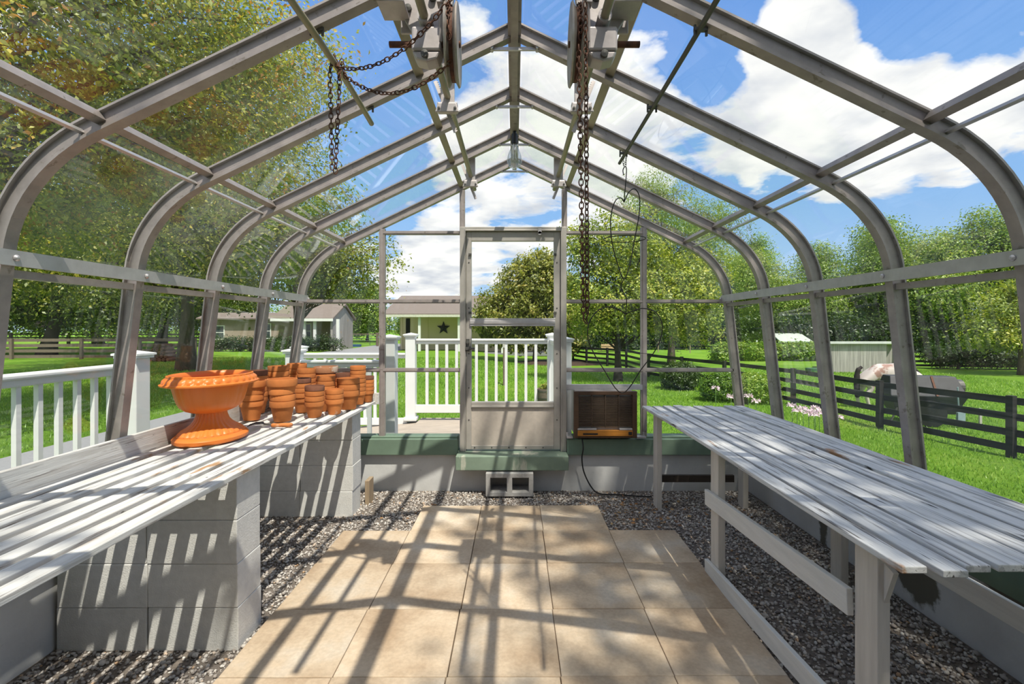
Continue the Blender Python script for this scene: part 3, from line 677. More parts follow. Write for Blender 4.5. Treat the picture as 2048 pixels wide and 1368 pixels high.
O('louver_strip', cl(MB().box((x0+.03, yf-.004, z0+.07), (x0+.19, yf+.02, z0+.083)), ao), alu_light, parent=A); O('louver_strip', cl(MB().box((x1-.15, yf-.004, z0+.07), (x1-.042, yf+.02, z0+.083)), ao), alu_light, parent=A)
O('bracket', cl(MB().box((.45, yf+.05, .478), (.50, yf+.11, .492)).box((.45, yf+.10, .478), (.465, yf+.11, .52)), ao), alu_light, parent=A)
O('bracket', cl(MB().box((1.05, yf+.05, .478), (1.13, yf+.11, .492)).box((1.115, yf+.10, .478), (1.13, yf+.11, .52)), ao), alu_light, parent=A)
trim(MB().box((.458, 4.21, .478), (.50, 4.235, .88)), chalk, 'narrow peeling white filler panel between door frame and air conditioner')
def spline(pts, n=10):
    P = [Vector(p) for p in pts]; P = [2*P[0]-P[1]] + P + [2*P[-1]-P[-2]]; out = []
    for i in range(1, len(P)-2):
        for k in range(n):
            t = k/n; a, b, c, d = P[i-1:i+3]
            out.append(.5*((2*b) + (c-a)*t + (2*a-5*b+4*c-d)*t*t + (3*b-3*c+d-a)*t**3))
    return out + [P[-2]]
O('power_cord', MB().tube(spline([(.58, 4.11, .478), (.585, 4.08, .40), (.58, 4.12, .30), (.60, 4.13, .18), (.66, 4.11, .06), (.72, 4.06, .022), (.85, 4.03, .024), (1.0, 4.0, .024), (1.14, 3.98, .024)]), .006, 8), black, label='black power cord hanging from the air conditioner down to the gravel', cat='cord', smooth=True)
# ------------------------------------------------------------------ vent operators
def operator(s, lab):
    Vn = E('vent_operator', (s*.335, 2.0, 2.59), lab, 'vent operator'); o0 = (s*.335, 2.0, 2.59)
    def P(name, mb, mat, **kw): return O(name, cl(mb, o0), mat, parent=Vn, **kw)
    P('shaft', MB().tube([(s*.335, .75, 2.59), (s*.335, 1.84, 2.585)], .0165, 14).tube([(s*.335, 1.86, 2.585), (s*.335, 4.02, 2.59)], .0165, 14), pipe, smooth=True, auto=.8)
    # cast housing facing the aisle end
    out = [(-.115, 2.80), (.085, 2.80), (.10, 2.70), (.085, 2.63), (.07, 2.60), (.065, 2.50), (.045, 2.455), (.0, 2.435), (-.035, 2.455), (-.05, 2.50), (-.055, 2.56), (-.09, 2.62)]
    poly = [(s*.335 + s*(-a), z) for a, z in out]
    if s > 0: poly = poly[::-1]
    hp = P('housing', MB().prism(poly, (1.85, 1.872)), zinc, bevel=.004)
    hx = s*.335 - s*.005
    gb = MB().box((hx-.055, 1.785, 2.465), (hx+.055, 1.85, 2.555)).prism([(hx-.055, 2.465), (hx-.04, 2.435), (hx, 2.425), (hx+.04, 2.435), (hx+.055, 2.465)][::-1], (1.79, 1.86))
    P('gearbox', gb, zinc, bevel=.008)
    P('mounting_plate', MB().box((s*.335-.02+s*.10-.05, 1.745, 2.62), (s*.335-.02+s*.10+.05, 1.86, 2.632)).box((s*.335+s*.055-.055, 1.872, 2.58), (s*.335+s*.055+.055, 1.884, 2.80)), zinc, bevel=.003)
    P('collar', MB().tube([(s*.335, 1.77, 2.586), (s*.335, 1.85, 2.586)], .026, 14), zinc)
    for (dx, z) in ((.075, 2.66), (-.02, 2.70), (.0, 2.45)): P('bolt', MB().lathe([(.014, 0), (.014, .012), (0, .014)], 10, Matrix.Translation((s*.335+s*dx, 1.85 if z > 2.5 else 1.79, z)) @ Matrix.Rotation(PI/2, 4, 'X')), darkpipe)
    xw = s*.335 - s*.10
    P('axle', MB().tube([(s*.335 + s*.14, 1.82, 2.505), (xw - s*.03, 1.82, 2.505)], .012, 10), rust, smooth=True, auto=.8)
    T = Matrix.Translation((xw, 1.83, 2.505)) @ Matrix.Rotation(s*-.04, 4, 'Z') @ Matrix.Rotation(PI/2, 4, 'Y')
    whe = MB().lathe([(0, -.024), (.142, -.024), (.146, -.018), (.125, -.007), (.125, .007), (.146, .018), (.142, .024), (0, .024)], 48, T)
    P('pulley', whe, pbr('pulley_zinc_%d' % (s+2), (.52, .49, .46), .55, .3, .4, 14, col2=(.30, .22, .17)), smooth=True, auto=.5)
    gd = MB().box((xw+s*.02, 1.75, 2.62), (xw+s*.05, 1.79, 2.66)).box((xw-.03, 1.735, 2.625), (xw+.03, 1.75, 2.655)).beam((xw+s*.035, 1.77, 2.63), (xw+s*.045, 1.80, 2.50), .012, .03)
    P('groove', MB().lathe([(.120, -.0125), (.1262, -.006), (.1262, .006), (.120, .0125)], 40, T), rust)
    P('chain_guide', gd, zinc, bevel=.002)
    for yy in (2.40, 3.66):
        b = P('bracket', MB().box((s*.335-.035, yy-.006, 2.545), (s*.335+.035, yy+.006, 2.735)).box((s*.335-.05, yy-.02, 2.505), (s*.335+.05, yy+.02, 2.552)).prism([(s*.335-.06, 2.50), (s*.335+.06, 2.50), (s*.335+.045, 2.545), (s*.335-.045, 2.545)], (yy-.025, yy-.012)), zinc, bevel=.004)
        for dx in (-.04, .04): O('bolt', cl(MB().lathe([(.007, 0), (.007, .005), (0, .006)], 8, Matrix.Translation((s*.335+dx, yy-.025, 2.518)) @ Matrix.Rotation(PI/2, 4, 'X')), o0), darkpipe, parent=b)
        # toothed rack leaning away towards the vent
        p, qv = Vector((s*.335 - s*.035, yy+.03, 2.42)), Vector((s*.335 + s*.075, yy+.07, 2.70))
        rk = MB().beam(p, qv, .004, .017, up=(s, 0, 0)); dv = (qv-p); ln = dv.length; dv.normalize(); nv = Vector((-dv.z*s, 0, dv.x*s)).normalized()
        for i in range(int(ln/.012)):
            c = p + dv*(i*.012+.006) + nv*.010; rk.beam(c - dv*.0028, c + dv*.0028, .004, .007, up=(s, 0, 0))
        P('rack', rk, zinc)
    return Vn
operator(-1, 'grey vent operator with pulley and shaft above the pot bench side of the aisle')
operator(1, 'grey vent operator with pulley and shaft above the empty bench side of the aisle')
# chains
def link(Lk=.027, W=.0155, r=.0023):
    pts = []
    for i in range(12):
        t = 2*PI*i/12; pts.append((W/2*math.cos(t)*(1.0), 0, (Lk/2)*math.sin(t)))
    return MB().tube(pts, r, 5, closed=True)
LK = link()
def chain_along(mb, pts, pitch=.0202):
    pts = [Vector(p) for p in pts]; d = [0]
    for a, b in zip(pts, pts[1:]): d.append(d[-1] + (b-a).length)
    n = int(d[-1]/pitch); j = 0
    for i in range(n+1):
        t = i*pitch
        while j < len(d)-2 and d[j+1] < t: j += 1
        u = (t - d[j]) / max(1e-6, d[j+1]-d[j]); p = pts[j].lerp(pts[j+1], min(1, u)); dr = (pts[j+1]-pts[j]).normalized()
        M = Matrix.Translation(p) @ dr.to_track_quat('Z', 'Y').to_matrix().to_4x4() @ Matrix.Rotation((PI/2)*(i % 2) + .4 + .25*math.sin(i*1.7), 4, 'Z')
        mb.add([M @ Vector(v) for v in LK.v], LK.f)
def cat(a, b, sag, n=40):
    a, b = Vector(a), Vector(b); return [a.lerp(b, i/n) + Vector((0, 0, -sag*4*(i/n)*(1-i/n))) for i in range(n+1)]
# right chain: two straight falls
c = MB(); xr = .235; Yc = 1.70
chain_along(c, cat((xr+.014, Yc-.02, 2.56), (xr+.020, Yc-.025, 1.47), 0)); chain_along(c, cat((xr-.012, Yc-.035, 2.40), (xr+.006, Yc-.03, 1.46), 0))
chain_along(c, [(xr+.020, Yc-.025, 1.47), (xr+.013, Yc-.027, 1.452), (xr+.006, Yc-.03, 1.46)])
arc = [(.235 + .006*math.sin(a), 1.83 - .134*math.cos(a), 2.505 + .134*math.sin(a)) for a in [i*PI/24 - .3 for i in range(0, 24)]]
chain_along(c, arc)
O('pull_chain', c, rust, label='rusty double pull chain hanging straight down from the pulley near the wire hearts', cat='chain', smooth=True)
c = MB(); a0 = (-.72, 1.915, 2.485); pl = (-.235, 1.70, 2.56)
chain_along(c, cat((-.225, 1.70, 2.60), (-.70, 1.90, 2.462), .085)); chain_along(c, cat((-.240, 1.75, 2.395), (-.69, 1.95, 2.455), .09))
chain_along(c, cat((-.732, 1.90, 2.452), (-.725, 1.905, 2.055), 0)); chain_along(c, cat((-.706, 1.935, 2.44), (-.716, 1.915, 2.055), 0))
chain_along(c, [(-.70, 1.90, 2.462), (-.715, 1.90, 2.51), (-.732, 1.90, 2.452)]); chain_along(c, [(-.69, 1.95, 2.455), (-.70, 1.94, 2.51), (-.712, 1.935, 2.44)])
chain_along(c, [(-.235 - .006*math.sin(a), 1.83 - .134*math.cos(a), 2.505 + .134*math.sin(a)) for a in [i*PI/24 - .3 for i in range(0, 24)]])
O('pull_chain', c, rust, label='rusty pull chain draped over the beige rod and hanging above the pot bench', cat='chain', smooth=True)
# hanging rods
def rod(pts, r, mat, lab, ys, x):
    R = E('hanging_rod', (x, 2, 2.49), lab, 'rod')
    O('bar', cl(MB().tube(pts, r, 12), (x, 2, 2.49)), mat, parent=R, smooth=True, auto=.8)
    for y in ys:
        zt = 2.90 - .481*abs(x) - .03
        m = MB().box((x-.024, y-.008, 2.512), (x+.024, y+.008, 2.524)).tube([(x-.021, y, 2.535), (x-.021, y, 2.495)], .005, 6).tube([(x+.021, y, 2.535), (x+.021, y, 2.495)], .005, 6)
        O('hanger', cl(m, (x, 2, 2.49)), darkpipe, parent=R)
rod(spline([(-.745, .8, 2.52), (-.735, 1.3, 2.505), (-.722, 1.75, 2.49), (-.715, 2.0, 2.478), (-.722, 2.25, 2.475), (-.728, 2.44, 2.468)], 5), .0125, pipe, 'beige bent rod hung under the roof ribs on the pot bench side', (1.75, 2.37), -.722)
rod([(.655, .8, 2.515), (.675, 1.9, 2.512), (.69, 3.15, 2.51)], .010, darkpipe, 'straight dark rod hung under the roof ribs on the empty bench side', (1.75, 2.37, 2.99), .68)
# wire hearts
W = E('wire_heart_hanger', (.70, 3.08, 2.0), 'black wire plant hanger with two hearts hung from the dark rod', 'hanger'); wo = (.70, 3.08, 2.0)
def wp(px, py, dy=0): return Vector(at(px, py, 3.08 + dy))
ch = MB(); LK2 = link(.020, .011, .0016); LKb, LK = LK, LK2
chain_along(ch, [wp(1247, 306), wp(1247, 332)], .015); chain_along(ch, [wp(1253, 306, .02), wp(1251, 332)], .015)
O('top_chain', cl(ch, wo), wire, parent=W); LK = LKb
O('hook', cl(MB().tube(spline([wp(1247, 350), wp(1246, 340), wp(1250, 333), wp(1253, 340), wp(1251, 370), wp(1248, 404)], 6), .0032, 8), wo), wire, parent=W, smooth=True)
sm = [wp(1248, 404), wp(1242, 396, -.01), wp(1232, 400, -.04), wp(1224, 420, -.06), wp(1221, 450, -.06), wp(1225, 490, -.05), wp(1236, 530, -.02), wp(1248, 558), wp(1260, 528, .02), wp(1269, 480, .05), wp(1278, 430, .07), wp(1279, 395, .07), wp(1270, 378, .06), wp(1258, 384, .03), wp(1248, 404)]
O('small_heart', cl(MB().tube(spline(sm, 6), .0034, 8), wo), wire, parent=W, smooth=True)
O('ring', cl(MB().tube([(wp(1249, 478).x + .132*math.cos(t), 3.08 + .12*math.sin(t), wp(1249, 478).z) for t in [2*PI*i/40 for i in range(40)]], .003, 8, closed=True), wo), wire, parent=W, smooth=True)
O('link_wire', cl(MB().tube(spline([wp(1248, 558), wp(1242, 572), wp(1248, 588), wp(1253, 598), wp(1252, 628)], 6), .003, 8), wo), wire, parent=W, smooth=True)
bh = [wp(1251, 628), wp(1236, 618), wp(1215, 614), wp(1195, 622), wp(1180, 642), wp(1175, 668), wp(1182, 695), wp(1205, 735), wp(1244, 786), wp(1283, 738), wp(1312, 698), wp(1324, 665), wp(1322, 640), wp(1308, 622), wp(1285, 617), wp(1265, 622), wp(1251, 628)]
O('large_heart', cl(MB().tube(spline(bh, 6), .0034, 8), wo), wire, parent=W, smooth=True)
O('cross_wire', cl(MB().tube([wp(1195, 703), wp(1240, 704, .02), wp(1306, 708)], .002, 6), wo), wire, parent=W)
# bulb
B = E('light_bulb', (0, 3.42, 2.665), 'large clear light bulb in a black socket hanging from the ridge', 'light bulb')
O('socket', MB().lathe([(.0, .175), (.013, .175), (.013, .15), (.022, .145), (.024, .085), (.022, .075), (0, .075)][::-1], 18), black, parent=B, smooth=True, auto=.6)
prof = [(0, -.10), (.02, -.097), (.038, -.085), (.050, -.063), (.053, -.040), (.050, -.015), (.040, .015), (.028, .045), (.02, .065), (.019, .08)]
O('globe', MB().lathe(prof, 28), bulbglass, parent=B, smooth=True)
O('filament', MB().tube([(.004, 0, .10), (.006, 0, 0), (.012, 0, -.04)], .0012, 6).tube([(-.004, 0, .10), (-.006, 0, 0), (-.012, 0, -.04)], .0012, 6).tube([(.012, 0, -.04), (.004, 0, -.048), (-.004, 0, -.036), (-.012, 0, -.04)], .0012, 6).lathe([(.009, .03), (.006, .10), (0, .10)], 10), alu_light, parent=B)
# ------------------------------------------------------------------ outside: ground
def lawn():
    xs = np.concatenate([np.linspace(-220, -20, 20)[:-1], np.linspace(-20, 20, 60), np.linspace(20, 260, 20)[1:]]); ys = np.concatenate([np.linspace(-40, 40, 60), np.linspace(40, 400, 20)[1:]])
    X, Y = np.meshgrid(xs, ys); Z = np.vectorize(gz)(X)
    V = np.stack([X, Y, Z], -1).reshape(-1, 3); nx = len(xs); idx = np.arange(len(ys)*nx).reshape(len(ys), nx)
    Fc = np.stack([idx[:-1,:-1], idx[:-1,1:], idx[1:,1:], idx[1:,:-1]], -1).reshape(-1, 4)
    me = np_mesh('lawn', V, Fc, np.zeros(len(Fc)), lawn_m); me.polygons.foreach_set('use_smooth', [True]*len(Fc)); return me
O('lawn', lawn(), None, label='bright green lawn and pasture around the greenhouse', cat='lawn', kind='structure')
def gzv(x):
    t = np.clip((2 - x)/8, 0, 1); t = t*t*(3-2*t); return -1.15 + .45*t
def blades(name, n, box, h, w, seed, ymin=2, test=None):
    rng = np.random.default_rng(seed); y = box[2] + (box[3]-box[2])*rng.random(n)**1.6; 
    x = box[0] + (box[1]-box[0])*rng.random(n)
    k = (np.abs(x)/np.maximum(y, .1) < 1.35) & ((np.abs(x) > 2.35) | (y > 4.5))
    if test is not None: k &= test(x, y)
    x, y = x[k], y[k]; n = len(x); z = gzv(x)
    a = rng.uniform(0, 2*PI, n); hh = h*rng.uniform(.5, 1.3, n)*(1 + .02*y); ww = w*(1+.06*y)
    d = np.stack([np.cos(a)*ww, np.sin(a)*ww, np.zeros(n)], -1); c = np.stack([x, y, z], -1)
    tip = c + np.stack([rng.normal(0, .35, n)*hh, rng.normal(0, .35, n)*hh, hh], -1)
    V = np.stack([c-d, c+d, tip], 1).reshape(-1, 3)
    tone = np.clip(.45 + .28*np.sin(x*.9+np.sin(y*.7)*2)*.6 + rng.normal(0, .22, n), 0, 1)
    return np_mesh(name, V, np.arange(3*n).reshape(-1, 3), tone, grass_m)
notpath = lambda x, y: ~((x > -8.4) & (x < -7.2) & (y < 24)) & ~((x > -3.0) & (x < .6) & (y < 6.4))
O('grass', blades('grass', 170000, (2.45, 24, 2.2, 30), .055, .006, 1), None, label='short bright grass blades on the lawn beyond the empty bench', cat='grass', kind='stuff')
O('grass', blades('grass', 150000, (-24, 3.0, 2.6, 34), .055, .006, 2, test=lambda x, y: notpath(x, y) & ~((np.abs(x) < 2.35) & (y < 4.6))), None, label='short bright grass blades on the lawn beyond the white railings', cat='grass', kind='stuff')
O('path', MB().box((-8.3, -6, -.9), (-7.3, 23, -.685)), asphalt, label='grey paved garden path across the lawn beyond the pot bench', cat='path', kind='structure')
O('driveway', MB().box((-16.4, 40, -.9), (-10.6, 62, -.67)), asphalt, label='grey driveway between the brown house and the cream barn', cat='driveway', kind='structure')
# ------------------------------------------------------------------ trees
def unit(n, rng): v = rng.normal(size=(n, 3)); return v/np.linalg.norm(v, axis=1)[:, None]
def leaf_mesh(name, blobs, n, size, mat, seed, clump=.38, per=34, fill=.45, aspect=.5, droop=0, tone0=0.5, flat=.75):
    """blobs: (cx,cy,cz,rx,ry,rz[,weight]); leaves in clumps spread over the blobs' outer shells"""
    rng = np.random.default_rng(seed); B = np.array([b[:6] for b in blobs], float)
    wt = np.array([(b[6] if len(b) > 6 else 1)*(b[3]*b[4]*b[5])**.72 for b in blobs]); wt /= wt.sum()
    nc = max(6, n//per); bi = rng.choice(len(B), nc, p=wt); d = unit(nc, rng); r = rng.random(nc)**fill
    C = B[bi, :3] + d*B[bi, 3:6]*r[:, None]
    ct = rng.normal(0, .19, nc)
    ci = rng.integers(0, nc, n); off = rng.normal(0, 1, (n, 3))*clump*np.array([1, 1, flat]); P = C[ci] + off
    s = size*rng.uniform(.6, 1.35, n)
    nrm = d[ci]*.7 + rng.normal(0, .55, (n, 3)) + np.array([0, 0, .55]); nrm /= np.linalg.norm(nrm, axis=1)[:, None]
    t = rng.normal(size=(n, 3)); t[:, 2] -= droop; t -= nrm*(t*nrm).sum(1)[:, None]; t /= np.linalg.norm(t, axis=1)[:, None]; b = np.cross(nrm, t)
    l = s[:, None]; w = l*aspect*.5
    V = np.stack([P - t*l*.5, P + b*w + nrm*l*.08, P + t*l*.5 - nrm*l*.06, P - b*w + nrm*l*.08], 1).reshape(-1, 3)
    tone = np.clip(tone0 + ct[ci] + rng.normal(0, .16, n), 0, 1)
    return np_mesh(name, V, np.arange(4*n).reshape(-1, 4), tone, mat), C
def wood(root, th, r0, blobs, seed, lean=(0, 0), nb=26, r_tip=.012):
    """trunk mesh + branches mesh in local space; root at origin"""
    rnd = random.Random(seed); tr = MB(); pts = []; n = 8
    for i in range(n+1):
        t = i/n; pts.append(Vector((lean[0]*t + .06*math.sin(t*5+seed)*th*.12, lean[1]*t, th*t)))
    rr = [r0*(1.45 if i == 0 else 1.1 if i == 1 else 1 - .55*i/n) for i in range(n+1)]
    pts[0].z -= .15; tr.tube(pts, rr, 12)
    br = MB()
    for k in range(nb):
        b = blobs[k % len(blobs)]; tgt = Vector((b[0] + rnd.uniform(-.7, .7)*b[3], b[1] + rnd.uniform(-.7, .7)*b[4], b[2] + rnd.uniform(-.5, .8)*b[5]))
        i = rnd.randint(n//2, n); p = pts[i]; m1 = p.lerp(tgt, .35) + Vector((rnd.uniform(-.2, .2), rnd.uniform(-.2, .2), rnd.uniform(.05, .4)))*(tgt-p).length*.25; m2 = p.lerp(tgt, .7) + Vector((0, 0, .1))*(tgt-p).length
        rb = rr[i]*.45; br.tube([p, m1, m2, tgt], [rb, rb*.65, rb*.4, r_tip], 6)
    return tr, br
def tree(name, loc, th, r0, blobs, n, size, mat, label, cat='tree', group=None, seed=1, barkm=None, lean=(0, 0), nb=26, **kw):
    T = E(name, loc, label, cat, group)
    bm_ = barkm or bark
    if th:
        tr, br = wood(None, th, r0, blobs, seed, lean, nb)
        O('trunk', tr, bm_, parent=T, smooth=True); O('branches', br, bm_, parent=T, smooth=True)
    me, C = leaf_mesh('foliage', blobs, n, size, mat, seed, **kw); O('foliage', me, None, parent=T); return T
lf_maple = leaf_mat('shaded_maple_leaf', [(0, (.05, .085, .012)), (.4, (.16, .21, .027)), (.75, (.36, .38, .055)), (1, (.56, .46, .09))], .42)  # maple greens darkened part way to imitate shade low in the crown
# large maple beyond the pot bench
x0, y0 = -16.4, 24
tree('maple_tree', (x0, y0, gz(x0)), 7.5, .36, [(1, -1, 9.5, 6.5, 6, 5.5), (4.5, -3, 7.0, 5.0, 4.5, 4.0), (-5, -2, 8, 6, 6, 5.0), (2, -2, 14, 5.5, 5, 4), (-6, 2, 12, 6, 6, 5), (6.5, -4, 5.2, 3.2, 2.4, 1.8, .8), (-7, -4, 4.6, 5, 3, 1.8), (2, -6, 4.8, 4, 2, 1.5)], 110000, .18, lf_maple,
     'large old maple with a thick trunk on the lawn beyond the urn planter', seed=11, clump=.42, nb=40)
# close tree overhanging the roof
tree('overhanging_tree', (-13.8, 9.5, gz(-14)), 6.5, .30, [(3.2, 1.5, 10, 4.6, 4.2, 4.2), (4.8, 3.5, 7.2, 3.0, 3.0, 2.2), (2.0, -1.5, 7.0, 4, 3.6, 2.6), (4.6, 0, 13.0, 3.6, 3.6, 3.0), (1, 3.6, 5.4, 3.6, 3, 1.3, .8), (6.4, 4.6, 9.6, 2.6, 2.4, 2.2)], 105000, .125, lf_left,
     'leafy tree with browning leaves reaching over the glass roof above the pot bench', seed=12, clump=.34, nb=40, tone0=.58)
lf_deep = leaf_mat('shade_darkened_leaf', [(0, (.03, .055, .01)), (.5, (.11, .165, .022)), (.85, (.26, .31, .045)), (1, (.42, .38, .07))], .4)  # leaf greens darkened to stand for shade under the crowns
# its thin outer boughs hang across the sky beside the door wall
tree('slender_tree', (-9.6, 21, gz(-9.6)), 4.2, .10, [(1.9, -.5, 4.6, 2.1, 1.6, 1.5), (3.6, -1, 5.1, 1.3, 1.2, .9, .8), (.6, 0, 6.8, 2.4, 2, 2.0), (3.0, -.5, 3.9, 1.5, 1.2, .5, .5)], 12000, .14, lf_left,
     'thin sparse tree with loose drooping boughs in front of the brown house', seed=13, clump=.30, nb=34, tone0=.35)
# trees behind the wooden fence
bl3 = [(0, 0, 7, 5, 4, 3.9), (-3.2, 0, 4.2, 4.0, 3, 2.4), (4, 0, 4.4, 4, 3, 2.8), (0, 0, 10, 4.5, 4, 3.5)]
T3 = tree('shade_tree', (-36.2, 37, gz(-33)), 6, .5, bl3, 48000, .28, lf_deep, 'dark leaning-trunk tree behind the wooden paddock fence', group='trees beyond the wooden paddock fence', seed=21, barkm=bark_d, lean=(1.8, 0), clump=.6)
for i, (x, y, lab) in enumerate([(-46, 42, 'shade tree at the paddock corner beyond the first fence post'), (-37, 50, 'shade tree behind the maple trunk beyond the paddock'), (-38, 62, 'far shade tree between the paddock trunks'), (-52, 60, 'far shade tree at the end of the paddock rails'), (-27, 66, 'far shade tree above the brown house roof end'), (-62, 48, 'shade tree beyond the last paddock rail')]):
    c = copy_tree(T3); c.location = (x, y, gz(x)); c.rotation_euler.z = 1.1*i+.5; c.scale = (1, 1, 1.0 + .08*(i % 3)); c['label'] = lab
# trees behind gate
blg = [(0, 0, 4.5, 2.6, 2.4, 3.2), (1.6, 0, 3.2, 2.2, 2, 2.4), (-1.6, 0, 3, 2.2, 2, 2.2), (.4, 0, 7.0, 1.8, 1.6, 1.6)]
TG = tree('field_tree', (-21.5, 70, -.7), 4, .2, blg, 15000, .32, lf_far, 'tall tree standing behind the metal farm gate', group='trees beyond the farm gate', seed=31, clump=.5)
for i, (x, y, sc, lab) in enumerate([(-26, 76, .9, 'rounded tree beside the tall one behind the farm gate'), (-17.5, 80, .75, 'small tree showing between farm gate and barn roof'), (-9.5, 92, .95, 'tree top peeping over the barn roof ridge')]):
    c = copy_tree(TG); c.location = (x, y, -.7); c.rotation_euler.z = i*2+1; c.scale = (sc,)*3; c['label'] = lab
# dogwood seen through the door
x0 = .7
tree('dogwood_tree', (1.5, 35, gz(2)), 2.6, .16, [(-1.9, 0, 3.7, 2.6, 2.2, 2.1), (1.6, 0, 3.6, 2.8, 2.2, 2.4), (0, 0, 5.4, 2.9, 2.2, 2.2), (.3, 0, 7.2, 1.6, 1.2, 1.2), (-3.3, 0, 2.8, 1.6, 1.5, 1.1), (2, 0, 1.8, 2, 1.6, 1.2), (-1.5, 0, 1.7, 2, 1.6, 1.0)], 40000, .25, lf_mid,
     'rounded dogwood with drooping olive leaves seen through the door', seed=41, clump=.26, droop=1.2, nb=30)
O('mulch_bed', MB().lathe([(0, .16), (1.6, .14), (2.6, .06), (3.0, -.06)], 40, Matrix.Translation((3.2, 34.8, gz(2.6))), sx=1.2), mulch, label='dark mulch ring under the dogwood', cat='mulch', smooth=True)
# right lawn tree
tree('lawn_tree', (4.93, 22.9, gz(4.93)), 3.0, .19, [(-.8, 0, 4.2, 2.1, 2, 1.7), (1.8, -.3, 4.0, 2.5, 2.2, 1.8), (.3, 0, 6.4, 2.3, 2, 1.9), (3.2, 0, 3.0, 2.0, 1.8, 1.3), (-1.2, 0, 2.9, 1.3, 1.4, .75), (4.0, .2, 5.0, 1.6, 1.6, 1.5), (-1.6, 0, 6.6, 1.3, 1.2, 1.2), (.4, -.6, 2.7, 1.2, 1.0, .55)], 34000, .16, lf_bright,
     'full green tree with a dark trunk on the lawn behind the wire hearts', seed=51, clump=.25, nb=40, barkm=bark_d)
# tall airy tree behind it
tree('willow_tree', (10.2, 31, gz(10)), 7, .22, [(0, 0, 9.0, 2.9, 2.4, 2.6), (-1.4, 0, 11.0, 2.0, 1.8, 1.7), (1.6, 0, 7.5, 2.6, 2.2, 2.6), (-2.2, 0, 7.4, 2.2, 2, 2.4), (3.2, 0, 9.2, 1.5, 1.4, 1.8), (.5, 0, 5, 3.2, 2.4, 2.2)], 38000, .20, lf_willow,
     'tall feathery pale tree rising behind the lawn tree', seed=61, clump=.34, aspect=.26, droop=1.5, nb=40)
# woodland edge beyond the pasture
blw = [[(0, 0, 9.5, 4.6, 4, 4.2), (-2.5, -1, 6, 4, 3.4, 3.4), (2.6, -1, 5.6, 4, 3.4, 3.4), (.4, 0, 13, 3, 2.8, 2.4), (-.5, -1.5, 2.6, 5, 3, 2.4)],
       [(0, 0, 8, 5, 4, 3.8), (-3, -1, 5, 3.6, 3.2, 3.2), (3, 0, 6.6, 3.8, 3.4, 3.2), (-1, 0, 11.5, 3.4, 3, 2.2), (1, -2, 2.4, 5, 3, 2.2)],
       [(0, 0, 10.5, 3.8, 3.6, 4.4), (-1.8, -1, 6.5, 4, 3.4, 3.2), (2.2, -1, 7.5, 3.2, 3, 3.4), (0, 0, 15, 2.2, 2, 2.0), (0, -2, 2.8, 5, 3, 2.6)]]
WT = [tree('woodland_tree', (0, 0, 0), 6, .35, b, 40000, .28, lf_far, 'x', group='trees along the woodland edge', seed=70+i, clump=.55, nb=24, tone0=(.5, .62, .42)[i]) for i, b in enumerate(blw)]
wl = [(9, 66, 1, .72, 'just behind the lawn tree trunk'), (17, 64, 0, .70, 'behind the lawn tree crown'), (24, 62, 2, .78, 'behind the feathery pale tree'), (31, 61, 1, .92, 'above the pale-roofed field shelter'), (38, 60, 0, .86, 'between field shelter and plank shed'),
      (44, 58, 2, .86, 'above the plank shed wall'), (49.5, 56, 1, 1.02, 'rising behind the plank shed'), (54, 55, 0, 1.06, 'above the grazing horse'), (58, 53, 2, .92, 'beyond the grazing horse and spreader'), (60.5, 50, 1, .98, 'beyond the dark pasture fence'), (64, 46, 0, .90, 'at the outer end of the dark pasture fence'),
      (4, 72, 2, .5, 'low behind the dogwood'), (35, 70, 2, .95, 'tallest crown over the field shelter'), (51, 66, 0, 1.15, 'tall second-row crown over the shed')]
for i, (x, y, v, sc, lab) in enumerate(wl):
    c = WT[v] if i in (0, 1, 2) and WT[v].location.x == 0 else copy_tree(WT[v])
    c.location = (x, y, -1.2); c.scale = (sc*1.05, sc*1.05, sc); c.rotation_euler.z = i*1.7; c['label'] = 'woodland edge tree ' + lab
O('far_woods', leaf_mesh('far_woods', [(x, 88, 2.0, 5, 2, 4.2) for x in range(-130, -26, 7)] + [(x, 110, 1.5, 5, 2, 3.6) for x in range(-22, 14, 7)], 26000, .5, lf_far, 83, clump=.9, tone0=.4)[0], None, label='hazy line of woods far behind the fences, house and barn', cat='woods', kind='stuff')
# dark understory along the wood
O('undergrowth', leaf_mesh('undergrowth', [(x, 57 - .12*abs(x-20), .6, 3.2, 2, 2.4) for x in range(10, 66, 4)], 42000, .34, lf_dark, 81, clump=.5, tone0=.4)[0], None, label='dark brushy undergrowth along the foot of the woodland edge', cat='undergrowth', kind='stuff')
tree('field_tree', (27.5, 26, -1.15), 3, .14, [(0, 0, 3.2, 2.2, 2, 1.9), (-1.6, 0, 2.4, 1.6, 1.5, 1.2), (1.8, 0, 2.2, 2, 1.6, 1.5), (.5, 0, 4.8, 1.6, 1.5, 1.2)], 15000, .19, lf_bright, 'light green young tree overhanging the dark pasture fence', seed=91, clump=.28)
O('creeper', leaf_mesh('creeper', [(26.6, 30.0, -.35, 1.3, .35, .6), (28, 29.6, -.3, 2.4, .4, .65), (30, 29.3, -.4, 2.2, .4, .55)], 14000, .15, lf_dark, 92, clump=.2)[0], None, label='dark creeper smothering the far pasture fence', cat='creeper', kind='stuff')
O('bramble_patch', leaf_mesh('bramble_patch', [(x, 37 + .3*(x % 3), -.55, 1.1, .9, .72) for x in np.linspace(16.4, 24.2, 8)], 26000, .20, lf_shrub, 93, clump=.2, tone0=.62)[0], None, label='broad bright green bramble patch in front of the field shelter', cat='bramble', kind='stuff')
